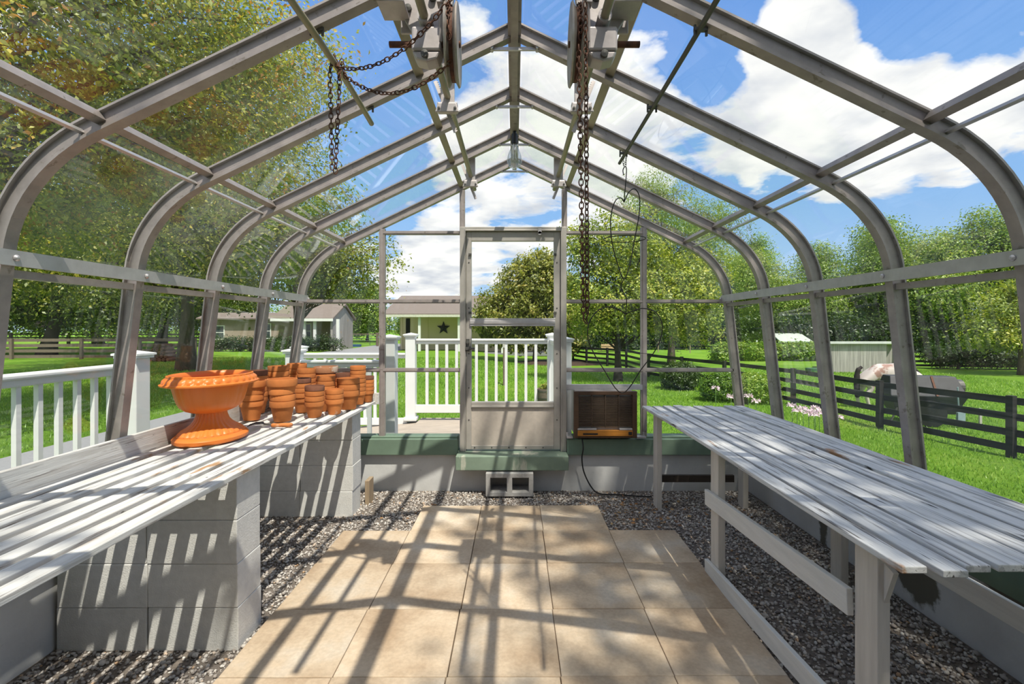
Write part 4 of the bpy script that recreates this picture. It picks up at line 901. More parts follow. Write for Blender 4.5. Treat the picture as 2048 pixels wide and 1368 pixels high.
# garden shrubs
def shrub(loc, r, rz_, n, mat, lab, seed, tone0=.5):
    T = E('round_shrub', loc, lab, 'shrub')
    me, _ = leaf_mesh('foliage', [(0, 0, rz_*.95, r, r, rz_), (0, 0, rz_*.6, r*.9, r*.9, rz_*.55)], int(n*1.7), .085, mat, seed, clump=.075, per=22, fill=.16, tone0=tone0); O('foliage', me, None, parent=T)
    st = MB()
    for i in range(7): a = i*.9; st.tube([(0, 0, -.05), (.3*r*math.cos(a), .3*r*math.sin(a), rz_*.7), (.7*r*math.cos(a), .7*r*math.sin(a), rz_*1.4)], [.03, .02, .008], 6)
    O('stems', st, bark_d, parent=T, smooth=True)
shrub((6.9, 20.0, -1.15), .74, .58, 11000, lf_dark, 'dark round shrub by the pasture fence near the lawn tree', 101, .65)
shrub((7.25, 16.9, -1.15), .62, .52, 11000, lf_shrub, 'deep green round shrub next to the dark one along the fence', 102, .35)
shrub((8.3, 16.6, -1.15), .80, .50, 12000, lf_shrub, 'yellow-green spreading shrub between two aluminium ribs by the fence', 103, .75)
# surprise lilies
def lily(px, py, Yd, lab, nflow=6, sc=1.0):
    x, y, z = at(px, py, Yd); g = gz(x); h = z - g
    T = E('pink_lily', (x, y, g), lab, 'flower', 'pale pink lilies along the fence')
    O('stem', MB().tube([(0, 0, 0), (.01, 0, h*.5), (0, 0, h)], .008, 6), stemg, parent=T, smooth=True)
    fl = MB(); rnd = random.Random(int(px))
    for i in range(nflow):
        a = 2*PI*i/nflow + rnd.random(); c = Vector((.055*math.cos(a), .055*math.sin(a), h + rnd.uniform(-.01, .03)))*1; d = Vector((math.cos(a), math.sin(a), .35)).normalized()
        for k in range(5):
            b = 2*PI*k/5; u = d.orthogonal().normalized(); w_ = d.cross(u); pd = (d*.75 + (u*math.cos(b) + w_*math.sin(b))*.8).normalized(); sd = pd.cross(d).normalized()
            l = .065*sc; fl.add([c, c + pd*l*.5 + sd*.014*sc, c + pd*l + d*-.008, c + pd*l*.5 - sd*.014*sc], [(0, 1, 2, 3)])
    O('blossom', fl, petal, parent=T, label='pale pink flower cluster')
for i, (px, py, Yd, lab) in enumerate([(1431, 777, 13.2, 'single pale pink lily in front of the deep green shrub'), (1462, 793, 12.6, 'pale pink lily just before the second aluminium rib'), (1497, 793, 12.6, 'pale pink lily just past the second aluminium rib'), (1512, 803, 12.2, 'low pale pink lily before the spreading shrub'),
     (1584, 812, 11.4, 'highest lily head at the start of the pink lily clump'), (1594, 822, 11.2, 'lily under the highest head of the pink clump'), (1606, 818, 11.3, 'lily head second along in the pink clump'), (1617, 826, 11.0, 'lily head in the middle of the pink clump'), (1628, 830, 10.9, 'low lily head past the middle of the pink clump'), (1638, 826, 11.0, 'lily head near the end of the pink clump'), (1630, 818, 11.3, 'raised lily head towards the end of the pink clump'), (1669, 834, 10.8, 'last pink lily beside the third aluminium rib'), (1676, 836, 10.8, 'lily touching the third aluminium rib, end of the clump')]):
    lily(px, py, Yd, lab, 9, 1.3)
    if i > 3: pass
# shade tree behind the viewpoint whose dapple falls on the empty bench
tree('broad_shade_tree', (8.5, -7.5, -1.15), 8, .35, [(-4.2, 4.7, 13.0, 2.0, 2.6, 1.5, 1.2), (-2.2, 3.5, 12.6, 2.6, 3.0, 2.0), (-7.9, 3.75, 12.2, .8, .45, .5, .5), (1.5, 0, 13, 3.5, 3.5, 3, .6), (-4.6, 1.6, 13.4, 1.8, 1.8, 1.5, .5)], 11500, .22, lf_bright,
     'broad tree beside the greenhouse that dapples the empty bench with shade', seed=111, clump=.42)
# ------------------------------------------------------------------ fences
def fence(name, lab, pts, z_tops, rails, mat, h, pw=.12, rw=.14, rt=.03, label_cat='fence', gf=gz):
    Fz = E(name, (pts[0][0], pts[0][1], gf(pts[0][0])), lab, label_cat); o0 = (pts[0][0], pts[0][1], gf(pts[0][0]))
    for i, (x, y) in enumerate(pts):
        a = pts[min(i+1, len(pts)-1)]; b = pts[max(i-1, 0)]; ang = math.atan2(a[1]-b[1], a[0]-b[0])
        M = Matrix.Translation((x, y, gf(x))) @ Matrix.Rotation(ang, 4, 'Z')
        O('post', cl(MB().box((-pw/2, -pw/2, -.1), (pw/2, pw/2, h), M), o0), mat, parent=Fz, bevel=.004)
    for p, q in zip(pts, pts[1:]):
        d = Vector((q[0]-p[0], q[1]-p[1], 0)).normalized(); nn = Vector((-d.y, d.x, 0))*(pw/2+rt/2)
        for zr in rails:
            zz = random.uniform(-.012, .012)
            O('rail', cl(MB().beam((p[0]+nn.x, p[1]+nn.y, gf(p[0])+zr+zz), (q[0]+nn.x, q[1]+nn.y, gf(q[0])+zr-zz*.5), rt, rw), o0), mat, parent=Fz)
    return Fz
fence('pasture_fence', 'long black four-rail fence running past the empty bench side of the lawn', [(11.2, 4.2), (10.5, 6.8), (9.85, 9.5), (9.30, 12.2), (9.25, 15.9), (8.5, 19.4), (7.75, 22.2), (7.0, 25), (7.0, 30), (6.2, 32), (5.05, 33.6), (4.4, 36)][::-1], None, (1.12, .80, .48, .18), fence_b, 1.23)
fence('pasture_fence', 'dark fence along the far pasture edge behind the horse', [(24.9, 30.3), (27.5, 29.7), (31, 29), (35, 28)], None, (1.05, .75, .45, .2), fence_b, 1.2)
fence('paddock_fence', 'weathered brown three-rail wooden fence across the lawn', [(-41, 31.5), (-37.5, 31.7), (-33.6, 32), (-29.2, 32.3), (-25.5, 32.6), (-22, 33)], None, (1.28, .92, .55, .18), fence_g, 1.4, .16, .2)
fence('back_fence', 'dark board fence far behind the wooden paddock fence', [(-75, 58), (-68, 58), (-61, 58), (-54, 58), (-47, 58), (-40, 58), (-33, 58), (-27, 58)], None, (1.3, .9, .5), fence_b, 1.5, .25, .16)
wf = E('wire_fence', (12, 50, -1.15), 'thin wire fence on small posts across the field below the wood', 'fence')
for x, y in ((15.0, 50), (17.6, 48), (19.9, 45.5), (21.0, 43)): O('post', cl(MB().tube([(x, y, -1.2), (x, y, -.1)], .05, 6), (12, 50, -1.15)), tanwood, parent=wf)
O('wire', cl(MB().tube([(15.0, 50, -.3), (17.6, 48, -.3), (19.9, 45.5, -.3), (21.0, 43, -.3)], .012, 5).tube([(15.0, 50, -.7), (17.6, 48, -.7), (19.9, 45.5, -.7), (21.0, 43, -.7)], .012, 5), (12, 50, -1.15)), gatem, parent=wf)
# farm gate
ga = E('farm_gate', (-17.2, 54, -.7), 'galvanised tube farm gate across the driveway end', 'gate'); g0 = (-17.2, 54, -.7)
gm = MB(); xa, xb = -18.6, -15.6
for z in (.15, .38, .62, .88, 1.2): gm.tube([(xa, 54, -.7+z), (xb, 54, -.7+z)], .028, 8)
for x in (xa, (xa+xb)/2+.8, xb): gm.tube([(x, 54, -.6), (x, 54, .52)], .028, 8)
O('gate_bars', cl(gm, g0), gatem, parent=ga)
for x in (xa-.15, xb+.15): O('post', cl(MB().box((x-.12, 53.9, -.8), (x+.12, 54.1, .85)), g0), fence_g, parent=ga)
O('top_board', cl(MB().box((-19.2, 54.1, .62), (-14.9, 54.16, .74)), g0), fence_g, parent=ga)
O('water_trough', MB().box((-17.9, 52.6, -.7), (-17.0, 53.2, -.42)), blue, label='small blue trough by the farm gate', cat='trough')
# ------------------------------------------------------------------ white railings and deck
def post(mb_parent, x, y, zb, zt, w=.127, base=False):
    p = O('post', cl(MB().box((x-w/2, y-w/2, zb), (x+w/2, y+w/2, zt-.055)), mb_parent[1]), vinyl, parent=mb_parent[0], bevel=.006)
    c = MB().box((x-w*.62, y-w*.62, zt-.055), (x+w*.62, y+w*.62, zt-.035))
    c.add([(x-w*.7, y-w*.7, zt-.035), (x+w*.7, y-w*.7, zt-.035), (x+w*.7, y+w*.7, zt-.035), (x-w*.7, y+w*.7, zt-.035), (x-w*.7, y-w*.7, zt-.022), (x+w*.7, y-w*.7, zt-.022), (x+w*.7, y+w*.7, zt-.022), (x-w*.7, y+w*.7, zt-.022), (x, y, zt)],
          [(3,2,1,0), (0,1,5,4), (1,2,6,5), (2,3,7,6), (3,0,4,7), (4,5,8), (5,6,8), (6,7,8), (7,4,8)])
    O('post_cap', cl(c, mb_parent[1]), vinyl, parent=p)
    if base: O('post_skirt', cl(MB().box((x-w*.68, y-w*.68, zb), (x+w*.68, y+w*.68, zb+.05)), mb_parent[1]), vinyl, parent=p, bevel=.012)
def railing(lab, p, q, zt, zb, sp, posts, zpost, zground, endpad=.08, bw=.036, base=False, zt2=None, brail=.09):
    R = E('deck_railing', (p[0], p[1], zground), lab, 'railing', 'white deck railings'); o0 = (p[0], p[1], zground); T = (R, o0)
    for (x, y) in posts: post(T, x, y, zground, zpost, base=base)
    P, Q = Vector((*p, 0)), Vector((*q, 0)); d = (Q-P); ln = d.length; d.normalize()
    def rl(z, h, w): return ((P + d*endpad*.6 + Vector((0, 0, z))), (Q - d*endpad*.6 + Vector((0, 0, z))), w, h)
    a, b, w, h = rl(zt-.018, .036, .075); m = MB().beam(a, b, .088, .030); a, b, w, h = rl(zt-.052, .04, .05); m.beam(a, b, .05, .042)
    O('top_rail', cl(m, o0), vinyl, parent=R, bevel=.01)
    a, b, w, h = rl(zb+brail/2, .09, .045); O('bottom_rail', cl(MB().beam(a, b, .05, brail), o0), vinyl, parent=R, bevel=.006)
    n = max(2, int(round((ln-2*endpad)/sp)))
    for i in range(1, n):
        c = P + d*(endpad + (ln-2*endpad)*i/n)
        O('baluster', cl(MB().box((c.x-bw/2, c.y-bw/2, zb+brail), (c.x+bw/2, c.y+bw/2, zt-.07)), o0), vinyl, parent=R)
railing('white railing along the walk outside the pot bench wall', (-2.62, -.6), (-2.62, 3.3), 1.19, .30, .117, [(-2.62, 3.3), (-2.62, .9), (-2.62, -.6)], 1.275, -.8, bw=.027)
railing('white railing on the near side of the ramp behind the pot stacks', (-2.12, 4.62), (-1.19, 4.62), 1.12, .20, .13, [(-2.12, 4.62)], 1.235, .05)
railing('white railing on the far side of the ramp', (-2.83, 6.3), (-1.36, 6.3), 1.098, .15, .125, [(-2.83, 6.3)], 1.20, .05)
railing('white front railing of the landing outside the door', (-1.36, 6.3), (.49, 6.3), 1.285, .31, .1255, [(-1.36, 6.3), (.495, 6.3)], 1.362, .21, base=True, brail=.105)
railing('short white side railing of the landing beyond the air conditioner', (.49, 4.62), (.49, 6.3), 1.285, .31, .125, [(.478, 4.60)], 1.345, .21)
pr = E('railing_post', (-1.185, 4.55, .1), 'thick white capped post standing just outside the gable left of the door opening', 'post'); post((pr, (-1.185, 4.55, .1)), -1.185, 4.55, .1, 1.366)
pr['label'] = 'thick white capped post just outside the gable where ramp meets landing'
dk = E('deck', (-.4, 5.2, -1), 'weathered brown board landing outside the door', 'deck'); d0 = (-.4, 5.2, -1)
y = 4.38; i = 0
while y < 6.40:
    O('deck_board', cl(MB().box((-1.26, y, .18), (.58, y+.134, .21)), d0), deckwood, parent=dk, bevel=.004); y += .14; i += 1
O('deck_frame', cl(MB().box((-1.24, 4.40, -.0), (.56, 4.44, .18)).box((-1.24, 6.34, 0), (.56, 6.38, .18)).box((-1.24, 4.44, 0), (-1.20, 6.34, .18)).box((.52, 4.44, 0), (.56, 6.34, .18)).box((-1.2, 4.5, -1), (-1.1, 4.6, .1)).box((.4, 4.5, -1.2), (.5, 4.6, .1)).box((-1.2, 6.2, -1), (-1.1, 6.3, .1)).box((.4, 6.2, -1.2), (.5, 6.3, .1)), d0), deckwood, parent=dk)
O('ramp', MB().prism([(-3.2, -.1), (-1.27, .10), (-1.27, .19), (-3.2, -.01)], (4.5, 6.4)), deckwood, label='sloping board ramp leading off the landing between two white railings', cat='ramp')
# post on lawn, barrel
lp = E('lawn_post', at(1010, 775, 20.5), 'old grey wooden post with a small metal top standing on the lawn', 'post')
O('shaft', MB().box((-.085, -.085, 0), (.085, .085, 1.62)), fence_g, parent=lp, bevel=.01); O('lamp_top', MB().box((-.10, -.10, 1.62), (.10, .10, 1.80)).lathe([(.11, 1.80), (.0, 1.88)], 4), zinc, parent=lp)
lp.location.z = gz(lp.location.x)
bp = E('barrel_planter', (1.0, 16.2, gz(1.0)), 'grey wooden barrel planter beyond the landing', 'planter')
bm_ = MB().lathe([(0, 0), (.20, 0), (.25, .25), (.265, .5), (.24, .5), (.23, .3), (0, .3)], 24); O('staves', bm_, fence_g, parent=bp, smooth=True, auto=.5)
O('hoop', MB().lathe([(.236, .16), (.242, .16), (.25, .2), (.244, .2)], 24).lathe([(.258, .40), (.266, .40), (.270, .44), (.262, .44)], 24), darkpipe, parent=bp)
O('foliage', leaf_mesh('foliage', [(.1, -.05, .55, .22, .2, .14)], 160, .13, lf_mid, 120, clump=.08)[0], None, parent=bp)
# ------------------------------------------------------------------ buildings
def win(par, o0, x0, x1, z0, z1, y, mull=True):
    f = .09; m = MB().box((x0-f, y-.06, z0-f), (x0, y+.02, z1+f)).box((x1, y-.06, z0-f), (x1+f, y+.02, z1+f)).box((x0, y-.06, z1), (x1, y+.02, z1+f)).box((x0-f*1.3, y-.09, z0-f), (x1+f*1.3, y+.02, z0))
    if mull: m.box((x0, y-.05, (z0+z1)/2-.03), (x1, y+.02, (z0+z1)/2+.03))
    w = O('window', cl(m, o0), vinyl, parent=par); O('pane', cl(MB().box((x0, y-.025, z0), (x1, y+.01, z1)), o0), winglass, parent=w)
Bn = E('barn', (-5, 46, -.95), 'low cream barn with a shingled porch roof and a big metal star', 'barn'); b0 = (-5, 46, -.95)
BXL, BXR = -11.3, 4.2
O('wall', cl(MB().box((BXL+.4, 46, -1.0), (BXR, 50, 2.7)), b0), barn_w, parent=Bn)
O('roof', cl(MB().prism([(0, 0)]*0 or [(42.6, 2.52), (42.6, 2.66), (50, 4.75), (57, 2.8), (57, 2.65), (50, 4.55)], (BXL-.5, BXR+.5), Matrix.Rotation(PI/2, 4, 'Z') @ Matrix.Scale(-1, 4, (0, 1, 0))), b0), barn_r, parent=Bn)
O('fascia', cl(MB().box((BXL-.5, 42.55, 2.36), (BXR+.5, 42.62, 2.58)), b0), pbr('cream_trim', (.72, .72, .60), .6), parent=Bn)
for px in (768, 839, 918, 1005, 1092): x = (px-VX)*43/F; O('porch_post', cl(MB().box((x-.11, 42.9, -1.0), (x+.11, 43.1, 2.5)), b0), vinyl, parent=Bn)
xd = (816-VX)*46/F; O('door_gap', cl(MB().box((xd-.2, 45.95, -.6), (xd+.2, 46.02, 2.3)), b0), dark, parent=Bn)
O('batten', cl(MB().box((BXL+.4, 45.94, -1), (BXL+.55, 46, 2.6)).box(((800-VX)*46/F, 45.96, -1), ((800-VX)*46/F+.06, 46, 2.6)).box(((855-VX)*46/F, 45.96, -1), ((855-VX)*46/F+.06, 46, 2.6)), b0), barn_w, parent=Bn)
O('porch_floor', cl(MB().box((BXL, 42.8, -1.1), (BXR, 46, -.86)), b0), asphalt, parent=Bn)
st = MB(); cx, _, cz_ = at(887, 656, 45.9); vs = [(cx, 45.68, cz_)]; 
for i in range(10):
    r = .66 if i % 2 == 0 else .27; a = PI/2 + i*PI/5; vs.append((cx + r*math.cos(a), 45.88, cz_ + r*math.sin(a)))
st.add(vs + [(x, 45.92, z) for x, y, z in vs[1:]], [(0, 1+i, 1+(i+1) % 10) for i in range(10)] + [(1+i, 11+i, 11+(i+1) % 10, 1+(i+1) % 10) for i in range(10)])
O('barn_star', st, starm, label='dark metal five-point star hung on the cream barn wall', cat='star')
H = E('house', (-22, 45, -.7), 'low weathered brown house with white windows and a porch', 'house'); h0 = (-22, 45, -.7)
def hx(px, Y): return (px-VX)*Y/F
HL, HR = hx(418, 47), hx(672, 45)
O('wall', cl(MB().box((HL, 46.0, -.8), (HR-.1, 49, 2.2)), h0), house_w, parent=H)
O('roof', cl(MB().prism([(43.6, 2.15), (43.6, 2.3), (47, 3.75), (50, 2.3), (50, 2.15), (47, 3.55)], (hx(545, 44), HR+.25), Matrix.Rotation(PI/2, 4, 'Z') @ Matrix.Scale(-1, 4, (0, 1, 0))).prism([(45.5, 2.2), (45.5, 2.32), (47.5, 2.9), (49.5, 2.3), (47.5, 2.75)], (HL-.3, hx(545, 44)), Matrix.Rotation(PI/2, 4, 'Z') @ Matrix.Scale(-1, 4, (0, 1, 0))), h0), barn_r, parent=H)
O('gable_end', cl(MB().prism([(43.9, -.8), (49.4, -.8), (49.4, 2.3), (47, 3.45), (43.9, 2.2)], (HR-.1, HR+.1), Matrix.Rotation(PI/2, 4, 'Z') @ Matrix.Scale(-1, 4, (0, 1, 0))), h0), shed_w, parent=H)
for px in (609, 630, 676): O('porch_post', cl(MB().box((hx(px, 44)-.13, 43.9, -.8), (hx(px, 44)+.13, 44.1, 2.2)), h0), vinyl, parent=H)
win(H, h0, hx(436, 46.5), hx(454, 46.5), .35, 1.55, 46.0); win(H, h0, hx(524, 46.5), hx(546, 46.5), .42, 1.75, 46.0); win(H, h0, hx(604, 46.5), hx(626, 46.5), .42, 1.75, 46.0)
O('eave_board', cl(MB().box((hx(545, 44), 43.55, 2.0), (HR+.25, 43.62, 2.25)), h0), vinyl, parent=H)
O('hedge', leaf_mesh('hedge', [(x, 42.5, -.1, 1.3, .6, .75) for x in np.linspace(hx(440, 42.5), hx(662, 42.5), 9)], 16000, .16, lf_dark, 131, clump=.2, tone0=.45)[0], None, label='dark clipped hedge along the front of the brown house', cat='hedge', kind='stuff')
# field shelter
FS = E('field_shelter', (28, 50, -1.15), 'open field shelter with a pale green roof behind the brambles', 'shelter'); f0 = (28, 50, -1.15)
O('roof', cl(MB().add([(hx(1550, 50), 49, .02), (hx(1614, 50), 49, .02), (hx(1601, 54), 54, .78), (hx(1543, 54), 54, .78), (hx(1550, 50), 49, -.08), (hx(1614, 50), 49, -.08), (hx(1601, 54), 54, .68), (hx(1543, 54), 54, .68)], [(0,1,2,3), (7,6,5,4), (0,4,5,1), (1,5,6,2), (2,6,7,3), (3,7,4,0)]), f0), lightroof, parent=FS)
for px, yy in ((1552, 49.3), (1593, 49.3), (1606, 49.6), (1548, 53.5), (1600, 53.5)): O('post', cl(MB().box((hx(px, 50)-.07, yy, -1.2), (hx(px, 50)+.07, yy+.14, 0)), f0), vinyl, parent=FS)
# plank shed
PS = E('plank_shed', (19.5, 27.5, -1.15), 'low silvery plank shed with a flat pale roof edge in the pasture', 'shed'); p0 = (19.5, 27.5, -1.15)
XA, XBB, XC = hx(1652, 27.5), hx(1773, 27.5), hx(1790, 27.5)
O('wall', cl(MB().box((XA, 27.5, -1.2), (XBB, 27.6, .50)).beam((XA+.06, 27.55, -.4), (XA*31/27.5+.3, 31, -.5), .1, 1.6).box((XA*31/27.5+.25, 30.9, -1.2), (XC*31/27.5, 31, .3)), p0), shed_w, parent=PS)
O('roof', cl(MB().add([(XA-.1, 27.3, .50), (XC, 27.3, .50), (XC*1.13, 31.2, .30), (XA*1.13, 31.2, .30), (XA-.1, 27.3, .64), (XC, 27.3, .64), (XC*1.13, 31.2, .44), (XA*1.13, 31.2, .44)], [(3,2,1,0), (4,5,6,7), (0,1,5,4), (1,2,6,5), (2,3,7,6), (3,0,4,7)]), p0), whiteroof, parent=PS)
O('corner_post', cl(MB().box((XC-.15, 27.4, -1.2), (XC-.03, 27.52, .5)), p0), shed_w, parent=PS)
gb_ = O('feed_bin', MB().box((hx(1614, 28), 27.6, -1.15), (hx(1640, 28), 28.2, -.93)), pbr('dark_green_plastic', (.03, .12, .05), .5), label='low dark green bin on the grass beside the plank shed', cat='bin', bevel=.02)
bx = E('field_bench', (hx(1216, 52), 52, -1.15), 'pale wooden field jump beyond the lawn tree trunk', 'jump')
O('plank', MB().box((-.75, -.05, .55), (.75, .05, .78)).box((-.75, -.05, .22), (.75, .05, .48)), boxwood, parent=bx); O('leg', MB().box((-.75, .05, 0), (-.65, .15, .78)), boxwood, parent=bx); O('leg', MB().box((.65, .05, 0), (.75, .15, .78)), boxwood, parent=bx)
bx['label'] = 'pale tan slatted wooden stand in the field beyond the lawn tree trunk'; bx['category'] = 'stand'; bx.name = 'wooden_stand'
# spreader wagon
SP = E('manure_spreader', (11.3, 12.9, -1.15), 'dark grey tapered spreader wagon standing behind the black fence', 'wagon'); s0 = (0, 0, 0); SP.location = (11.0, 12.9, -1.15); SP.rotation_euler.z = -.22
O('hopper', MB().prism([(-1.0, .98), (-.55, .42), (.55, .42), (1.0, .98), (.62, 1.34), (-.62, 1.34)], (-.5, .5)) if False else MB().add(
    [(-.95, -.42, .78), (.80, -.42, .78), (.80, .42, .78), (-.95, .42, .78), (-.72, -.25, .30), (.62, -.25, .30), (.62, .25, .30), (-.72, .25, .30), (-.85, -.16, 1.28), (.66, -.16, 1.28), (.66, .22, 1.28), (-.85, .22, 1.28)],
    [(0,1,9,8), (1,2,10,9), (2,3,11,10), (3,0,8,11), (8,9,10,11), (4,5,1,0), (5,6,2,1), (6,7,3,2), (7,4,0,3), (7,6,5,4)]), trailer_m, parent=SP, bevel=.015)
O('beater_end', MB().tube([(.72, 0, 1.0), (.86, 0, 1.0)], .20, 20).tube([(.86, 0, 1.0), (.90, 0, 1.0)], .10, 14), darkpipe, parent=SP)
for sy in (-1, 1): O('wheel', MB().tube([(-.1, sy*.46, .34), (-.1, sy*.58, .34)], .34, 24), black, parent=SP)
O('drawbar', MB().beam((.6, 0, .42), (1.35, 0, .38), .08, .08).beam((1.3, 0, 0), (1.3, 0, .45), .05, .05), zinc, parent=SP)
O('lever', MB().tube([(.55, -.48, .35), (.50, -.52, .75), (.48, -.54, 1.05)], .018, 8).box((.48, -.56, .18), (.64, -.48, .40)), pbr('pale_blue_metal', (.30, .40, .44), .5), parent=SP)
O('seam_strip', MB().beam((.1, -.44, .79), (.1, -.17, 1.285), .05, .012), rust, parent=SP)
O('stand_leg', MB().beam((-.75, -.3, .45), (-.95, -.35, 0), .03, .03), darkpipe, parent=SP)
# horse
HS = E('horse', (0, 0, 0), 'white and brown roan horse grazing with its dark tail turned to the shed', 'horse')
def skin(name, verts, edges, rad, mat, par, sub=2):
    me = bpy.data.meshes.new(name); me.from_pydata(verts, edges, []); o = bpy.data.objects.new(name, me); COL.objects.link(o); o.parent = par; me.materials.append(mat)
    md = o.modifiers.new('skin', 'SKIN'); 
    for i, r in enumerate(rad): me.skin_vertices[0].data[i].radius = (r, r) if not isinstance(r, tuple) else r
    me.skin_vertices[0].data[0].use_root = True; md.use_smooth_shade = True
    s_ = o.modifiers.new('sub', 'SUBSURF'); s_.levels = sub; s_.render_levels = sub; return o
hv = [(0,0,1.10), (.32,0,1.10), (.62,0,1.14), (-.35,0,1.13), (-.70,0,1.16),   # barrel, shoulder, loin, rump
      (.90,0,1.06), (1.16,0,.80), (1.36,0,.50), (1.48,0,.30), (1.58,0,.12),            # neck down to muzzle
      (.60,.17,.86), (.62,.19,.52), (.60,.19,.16), (.66,.19,.03),
      (.60,-.17,.86), (.50,-.19,.52), (.42,-.19,.16), (.48,-.19,.03),
      (-.72,.17,.92), (-.62,.19,.66), (-.84,.19,.44), (-.78,.19,.12), (-.72,.19,.03),
      (-.72,-.17,.92), (-.56,-.19,.66), (-.74,-.19,.44), (-.66,-.19,.12), (-.60,-.19,.03)]
he = [(0,1),(1,2),(0,3),(3,4),(2,5),(5,6),(6,7),(7,8),(8,9),(2,10),(10,11),(11,12),(12,13),(2,14),(14,15),(15,16),(16,17),(4,18),(18,19),(19,20),(20,21),(21,22),(4,23),(23,24),(24,25),(25,26),(26,27)]
hr = [(.31,.34),(.30,.33),(.27,.32),(.28,.31),(.26,.29),.20,.15,.125,.10,.07,.13,.075,.05,.07,.13,.075,.05,.07,.17,.11,.07,.05,.07,.17,.11,.07,.05,.07]
skin('body', hv, he, hr, horse_m, HS)
O('tail', MB().tube(spline([(-.78, 0, 1.32), (-.89, 0, 1.22), (-.93, .01, .98), (-.93, 0, .55), (-.91, 0, .34)], 5), [.05]*4 + [.075]*5 + [.09]*6 + [.08]*5 + [.03], 10), mane_m, parent=HS, smooth=True)
O('mane', MB().tube(spline([(.80, 0, 1.34), (1.00, 0, 1.16), (1.22, 0, .86), (1.40, 0, .58)], 5), [.045]*16, 8), mane_m, parent=HS, smooth=True)
for sy in (-1, 1): O('ear', MB().lathe([(.035, 0), (.04, .05), (0, .13)], 10, Matrix.Translation((1.36, sy*.08, .58)) @ Matrix.Rotation(.5, 4, 'Y')), horse_m, parent=HS, smooth=True)
HS.location = (11.8, 15.2, -1.15); HS.rotation_euler.z = -.12; HS.scale = (.93, .93, 1.0)
# firewood pile by the left fence
lg = MB(); rnd = random.Random(4)
for r in range(5):
    for i in range(6-r):
        xx = -22.6 + i*.26 + r*.13; zz = -.68 + .14 + r*.21
        lg.cur = 0; lg.tube([(xx, 29.4, zz), (xx+rnd.uniform(-.05, .05), 30.4, zz)], .125*rnd.uniform(.8, 1.05), 8)
O('firewood_pile', lg, pbr('red_brown_logs', (.20, .085, .05), .9, 0, .5, 6), label='heap of reddish-brown firewood on the lawn by the maple', cat='firewood', kind='stuff')
# ------------------------------------------------------------------ sky and sun
w = bpy.data.worlds.new('sky'); S.world = w; w.use_nodes = True; nt = w.node_tree
for n in list(nt.nodes): nt.nodes.remove(n)
out = nt.nodes.new('ShaderNodeOutputWorld'); bg = nt.nodes.new('ShaderNodeBackground'); L(nt, bg.outputs[0], out.inputs[0])
tc = N(nt, 'TexCoord'); nrm = N(nt, 'VectorMath', operation='NORMALIZE'); L(nt, tc.outputs['Generated'], nrm.inputs[0]); DIR = nrm.outputs[0]
sx = N(nt, 'SeparateXYZ'); L(nt, DIR, sx.inputs[0])
skyc = ramp(nt, sx.outputs['Z'], [(0, (.58, .74, .90)), (.06, (.47, .68, .94)), (.22, (.28, .52, .90)), (.5, (.165, .36, .80)), (1, (.10, .25, .66))])
# clouds: projected on a high flat layer so they shrink towards the horizon
dv = N(nt, 'VectorMath', operation='DIVIDE'); mz = N(nt, 'Math', operation='MAXIMUM'); L(nt, sx.outputs['Z'], mz.inputs[0]); mz.inputs[1].default_value = .02
az = N(nt, 'Math', operation='ADD'); L(nt, mz.outputs[0], az.inputs[0]); az.inputs[1].default_value = .18
cz3 = N(nt, 'CombineXYZ');
for i in range(3): L(nt, az.outputs[0], cz3.inputs[i])
L(nt, DIR, dv.inputs[0]); L(nt, cz3.outputs[0], dv.inputs[1])
cn = N(nt, 'TexNoise'); cn.inputs['Scale'].default_value = 3.4; cn.inputs['Detail'].default_value = 10; cn.inputs['Roughness'].default_value = .58; cn.inputs['Distortion'].default_value = .25
L(nt, dv.outputs[0], cn.inputs['Vector'])
acc = None
def pxdir(px, py): return Vector((px-VX, F, -(py-VY))).normalized()
CL = [(1720, 200, 9, .30), (1900, 190, 9, .30), (1560, 230, 7, .26), (1620, 80, 4, .24), (1640, 290, 7, .24), (1780, 280, 6, .2), (1990, 150, 6, .22), (1210, 200, 7, .17), (1100, 230, 7, .12), (960, 150, 6, .12), (1240, 330, 6, .16), (1000, 330, 7, .14), (1150, 430, 6, .14), (900, 480, 5, .16), (820, 500, 5, .12), (880, 560, 4, .2), (800, 580, 3, .2), (1010, 520, 3, .16), (1920, 345, 2.0, .2), (1555, 20, 4, .16), (870, 330, 5, .14),
      (700, 130, 9, -.30), (640, 250, 9, -.3), (500, 40, 9, -.2), (1830, 50, 7, -.34), (1990, 40, 7, -.34), (1760, 100, 3, -.2), (1750, 420, 8, -.26), (1900, 400, 6, -.25), (1450, 110, 4, -.24), (1330, 60, 4, -.18), (880, 420, 2.5, -.12), (780, 400, 4, -.15), (1560, 330, 2, -.3), (1500, 400, 3, -.2), (1100, 30, 5, -.2), (1650, 440, 5, -.22)]
for (px, py, dg_, wt) in CL:
    d = pxdir(px, py); dt = N(nt, 'VectorMath', operation='DOT_PRODUCT'); L(nt, DIR, dt.inputs[0]); dt.inputs[1].default_value = d
    mr = N(nt, 'MapRange'); mr.interpolation_type = 'SMOOTHSTEP'; mr.inputs[1].default_value = math.cos(math.radians(dg_*1.5)); mr.inputs[2].default_value = 1.0; mr.inputs[3].default_value = 0; mr.inputs[4].default_value = wt
    L(nt, dt.outputs['Value'], mr.inputs[0])
    if acc is None: acc = mr.outputs[0]
    else: ad = N(nt, 'Math', operation='ADD'); L(nt, acc, ad.inputs[0]); L(nt, mr.outputs[0], ad.inputs[1]); acc = ad.outputs[0]
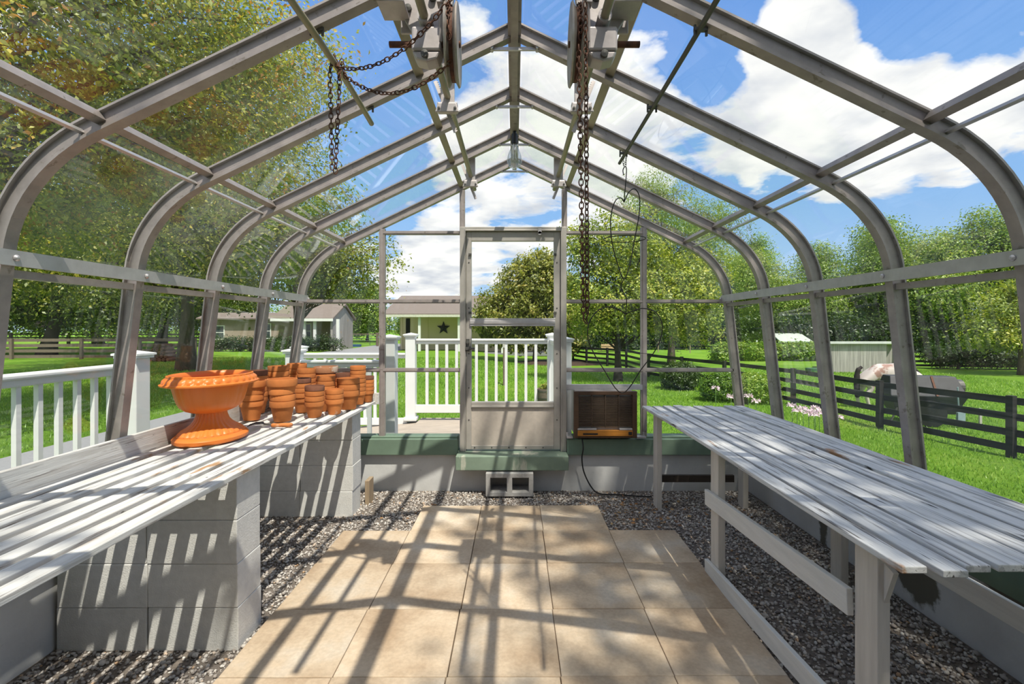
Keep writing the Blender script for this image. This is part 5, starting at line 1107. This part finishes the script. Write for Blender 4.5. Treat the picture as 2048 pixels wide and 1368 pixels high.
bk = N(nt, 'MapRange'); L(nt, sx.outputs['Y'], bk.inputs[0]); bk.inputs[1].default_value = .05; bk.inputs[2].default_value = -.35; bk.inputs[3].default_value = 0; bk.inputs[4].default_value = .14  # extra unseen cloud behind the camera, added for neutral fill light
zk = N(nt, 'MapRange'); L(nt, sx.outputs['Z'], zk.inputs[0]); zk.inputs[1].default_value = .60; zk.inputs[2].default_value = .85; zk.inputs[3].default_value = 0; zk.inputs[4].default_value = .14  # extra cloud overhead, out of frame, added to whiten the fill from above
zb = N(nt, 'Math', operation='ADD'); L(nt, acc, zb.inputs[0]); L(nt, zk.outputs[0], zb.inputs[1]); acc = zb.outputs[0]
ab = N(nt, 'Math', operation='ADD'); L(nt, acc, ab.inputs[0]); L(nt, bk.outputs[0], ab.inputs[1]); acc = ab.outputs[0]
tot = N(nt, 'Math', operation='ADD'); L(nt, acc, tot.inputs[0]); L(nt, cn.outputs['Fac'], tot.inputs[1])
mask = ramp(nt, tot.outputs[0], [(.57, (0, 0, 0)), (.625, (.6, .6, .6)), (.70, (1, 1, 1))])
cn2 = N(nt, 'TexNoise'); cn2.inputs['Scale'].default_value = 3.6; cn2.inputs['Detail'].default_value = 5; L(nt, dv.outputs[0], cn2.inputs['Vector'])
cc = ramp(nt, cn2.outputs['Fac'], [(.32, (.66, .69, .76)), (.52, (1.0, .99, .98)), (.7, (1.15, 1.12, 1.08))])
fin = mix(nt, mask, skyc, cc); L(nt, fin, bg.inputs['Color']); bg.inputs['Strength'].default_value = .92
sl = bpy.data.lights.new('sun', 'SUN'); so_ = bpy.data.objects.new('sun', sl); COL.objects.link(so_)
sl.energy = 4.7; sl.angle = .0095; sl.color = (1.0, .945, .84)
so_.rotation_euler = Vector((-.54, 1.16, -2.5)).to_track_quat('-Z', 'Y').to_euler(); so_.location = (6, -10, 20)
# ------------------------------------------------------------------ view
vs_ = S.view_settings; vs_.view_transform = 'Standard'; vs_.look = 'None'; vs_.exposure = 0.2; vs_.gamma = 1.0; vs_.use_curve_mapping = False
S.display_settings.display_device = 'sRGB'
c_ = S.cycles; c_.transparent_max_bounces = 24; c_.max_bounces = 7; c_.diffuse_bounces = 3; c_.glossy_bounces = 4; c_.transmission_bounces = 4; c_.caustics_reflective = False; c_.caustics_refractive = False; c_.sample_clamp_indirect = 6
